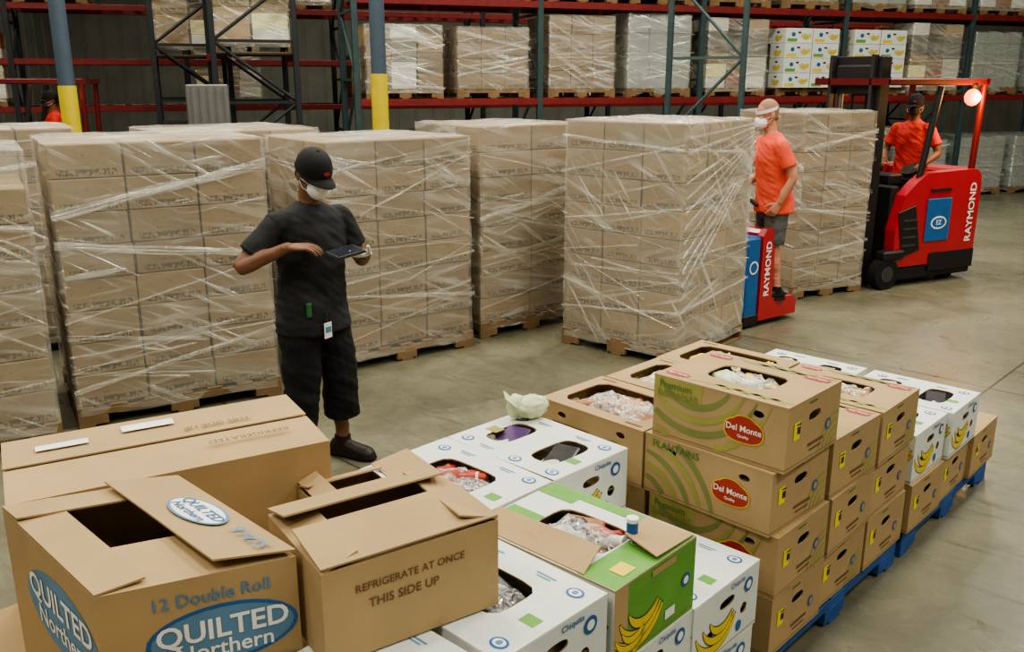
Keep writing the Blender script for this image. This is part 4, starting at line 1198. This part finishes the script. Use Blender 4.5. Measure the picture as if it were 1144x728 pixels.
# ------------------------------------------------------------------ room
def floor_mat():
    t = NT('polished_concrete')
    tc = t.n('ShaderNodeTexCoord'); ob = tc.outputs['Object']
    big = t.noise(ob, .55, 5, .6); fine = t.noise(ob, 9, 6, .7); md = t.noise(ob, 2.3, 5, .65, .8); sc = t.noise(t.mapping(ob, (0, 0, -AE), (1, 9, 1)), 1.6, 6, .7, .4)
    c = t.mixc(t.rng(big, .35, .68, 0, 1), lin((98, 95, 77)), lin((130, 127, 107)))
    c = t.mixc(t.math('MULTIPLY', t.rng(md, .45, .7, 0, 1), .65), c, lin((74, 70, 56)))
    c = t.mixc(t.math('MULTIPLY', t.rng(fine, .55, .8, 0, 1), .5), c, lin((152, 148, 128)))
    c = t.mixc(t.math('MULTIPLY', t.rng(sc, .55, .70, 0, 1), .6), c, lin((60, 56, 45)))
    mp = t.mapping(ob, (0, 0, -AE), (1, 1, 1)); sp = t.n('ShaderNodeSeparateXYZ'); t.l(mp, sp.inputs[0])
    ks = []
    for o, off in ((0, 1.77), (1, 1.2)):
        v = t.math('PINGPONG', t.math('ADD', sp.outputs[o], off + 40.0), 2.0)
        ks.append(t.math('LESS_THAN', v, .009))
    c = t.mixc(t.math('MULTIPLY', t.math('MAXIMUM', ks[0], ks[1]), .8), c, lin((44, 40, 32)))
    b = t.n('ShaderNodeBsdfPrincipled'); t.l(c, b.inputs['Base Color'])
    t.l(t.rng(md, .3, .7, .22, .46), b.inputs['Roughness']); b.inputs['Specular IOR Level'].default_value = .6
    bp = t.n('ShaderNodeBump'); bp.inputs['Strength'].default_value = .08; t.l(fine, bp.inputs['Height']); t.l(bp.outputs[0], b.inputs['Normal'])
    t.l(b.outputs[0], t.out.inputs[0]); return t.m
WALLM = mat('painted_metal_wall', (140, 141, 130), .7, var=.15, vs=1.5)
CEILM = mat('ceiling_panel', (110, 110, 104), .8)
X0, X1, Y0, Y1, HC = -15.0, 20.0, -5.0, 31.0, 8.2
mb = MB(); mb.box(((X0 + X1) / 2, (Y0 + Y1) / 2, -.1), (X1 - X0, Y1 - Y0, .2), floor_mat()); mb.obj('floor')
mb = MB(); mb.box(((X0 + X1) / 2, (Y0 + Y1) / 2, HC + .1), (X1 - X0, Y1 - Y0, .2), CEILM)
for i in range(8): mb.box(((X0 + X1) / 2, Y0 + 2 + i * 4.6, HC - .15), (X1 - X0, .12, .3), TMID)
mb.obj('ceiling')
def wall(name, c, size, ax):
    mb = MB(); mb.box(c, size, WALLM)
    n = int(max(size[0], size[1]) / .6)
    for i in range(n):
        if ax == 'x': mb.box((c[0] - size[0] / 2 + (i + .5) * size[0] / n, c[1] - .12 * (1 if c[1] > 0 else -1), HC / 2), (.06, .06, HC), WALLM)
        else: mb.box((c[0] - .12 * (1 if c[0] > 0 else -1), c[1] - size[1] / 2 + (i + .5) * size[1] / n, HC / 2), (.06, .06, HC), WALLM)
    mb.obj(name)
wall('wall_back', ((X0 + X1) / 2, Y1 + .1, HC / 2), (X1 - X0, .2, HC), 'x'); wall('wall_front', ((X0 + X1) / 2, Y0 - .1, HC / 2), (X1 - X0, .2, HC), 'x')
wall('wall_left', (X0 - .1, (Y0 + Y1) / 2, HC / 2), (.2, Y1 - Y0, HC), 'y'); wall('wall_right', (X1 + .1, (Y0 + Y1) / 2, HC / 2), (.2, Y1 - Y0, HC), 'y')

LAMP = mat('lamp_diffuser', (255, 248, 230), .4, emit=4)
mbL = MB(); mbL.box((0, 0, .06), (2.4, .7, .1), WALLM, bev=.01); mbL.box((0, 0, .004), (2.3, .6, .01), LAMP); mbL.tube([(-.9, 0, .1), (-.9, 0, .6)], .01, STEEL); mbL.tube([(.9, 0, .1), (.9, 0, .6)], .01, STEEL)
LMesh = mbL.mesh('ceiling_light')
for x in (-8, -2.6, 2.8, 8.4):
    for y, en in ((-.5, 215), (5.2, 285), (10.6, 290), (18.0, 290)):
        ob = place(LMesh, 'ceiling_light', TR(x, y, 7.3, .3))
        ld = bpy.data.lights.new('lamp', 'AREA'); ld.shape = 'RECTANGLE'; ld.size = 2.3; ld.size_y = .6
        ld.energy = en * (1.1 if x > 0 else .95); ld.color = (1, .96, .83)
        lo = bpy.data.objects.new('lamp', ld); COL.objects.link(lo); lo.parent = ob; lo.location = (0, 0, -.03)
w = bpy.data.worlds.new('world'); SC.world = w; w.use_nodes = True
w.node_tree.nodes['Background'].inputs[0].default_value = (.5, .5, .45, 1); w.node_tree.nodes['Background'].inputs[1].default_value = .2
try: SC.view_settings.look = 'AgX - Medium High Contrast'
except Exception: pass

# ------------------------------------------------------------------ camera
cd = bpy.data.cameras.new('camera'); cd.sensor_width = 36; cd.lens = 36 * 1000 / 1144; cd.clip_end = 200
cam = bpy.data.objects.new('camera', cd); COL.objects.link(cam)
cam.location = (0, 0, 2.15); cam.rotation_euler = (math.pi / 2 - math.atan(.275), 0, 0)
SC.camera = cam
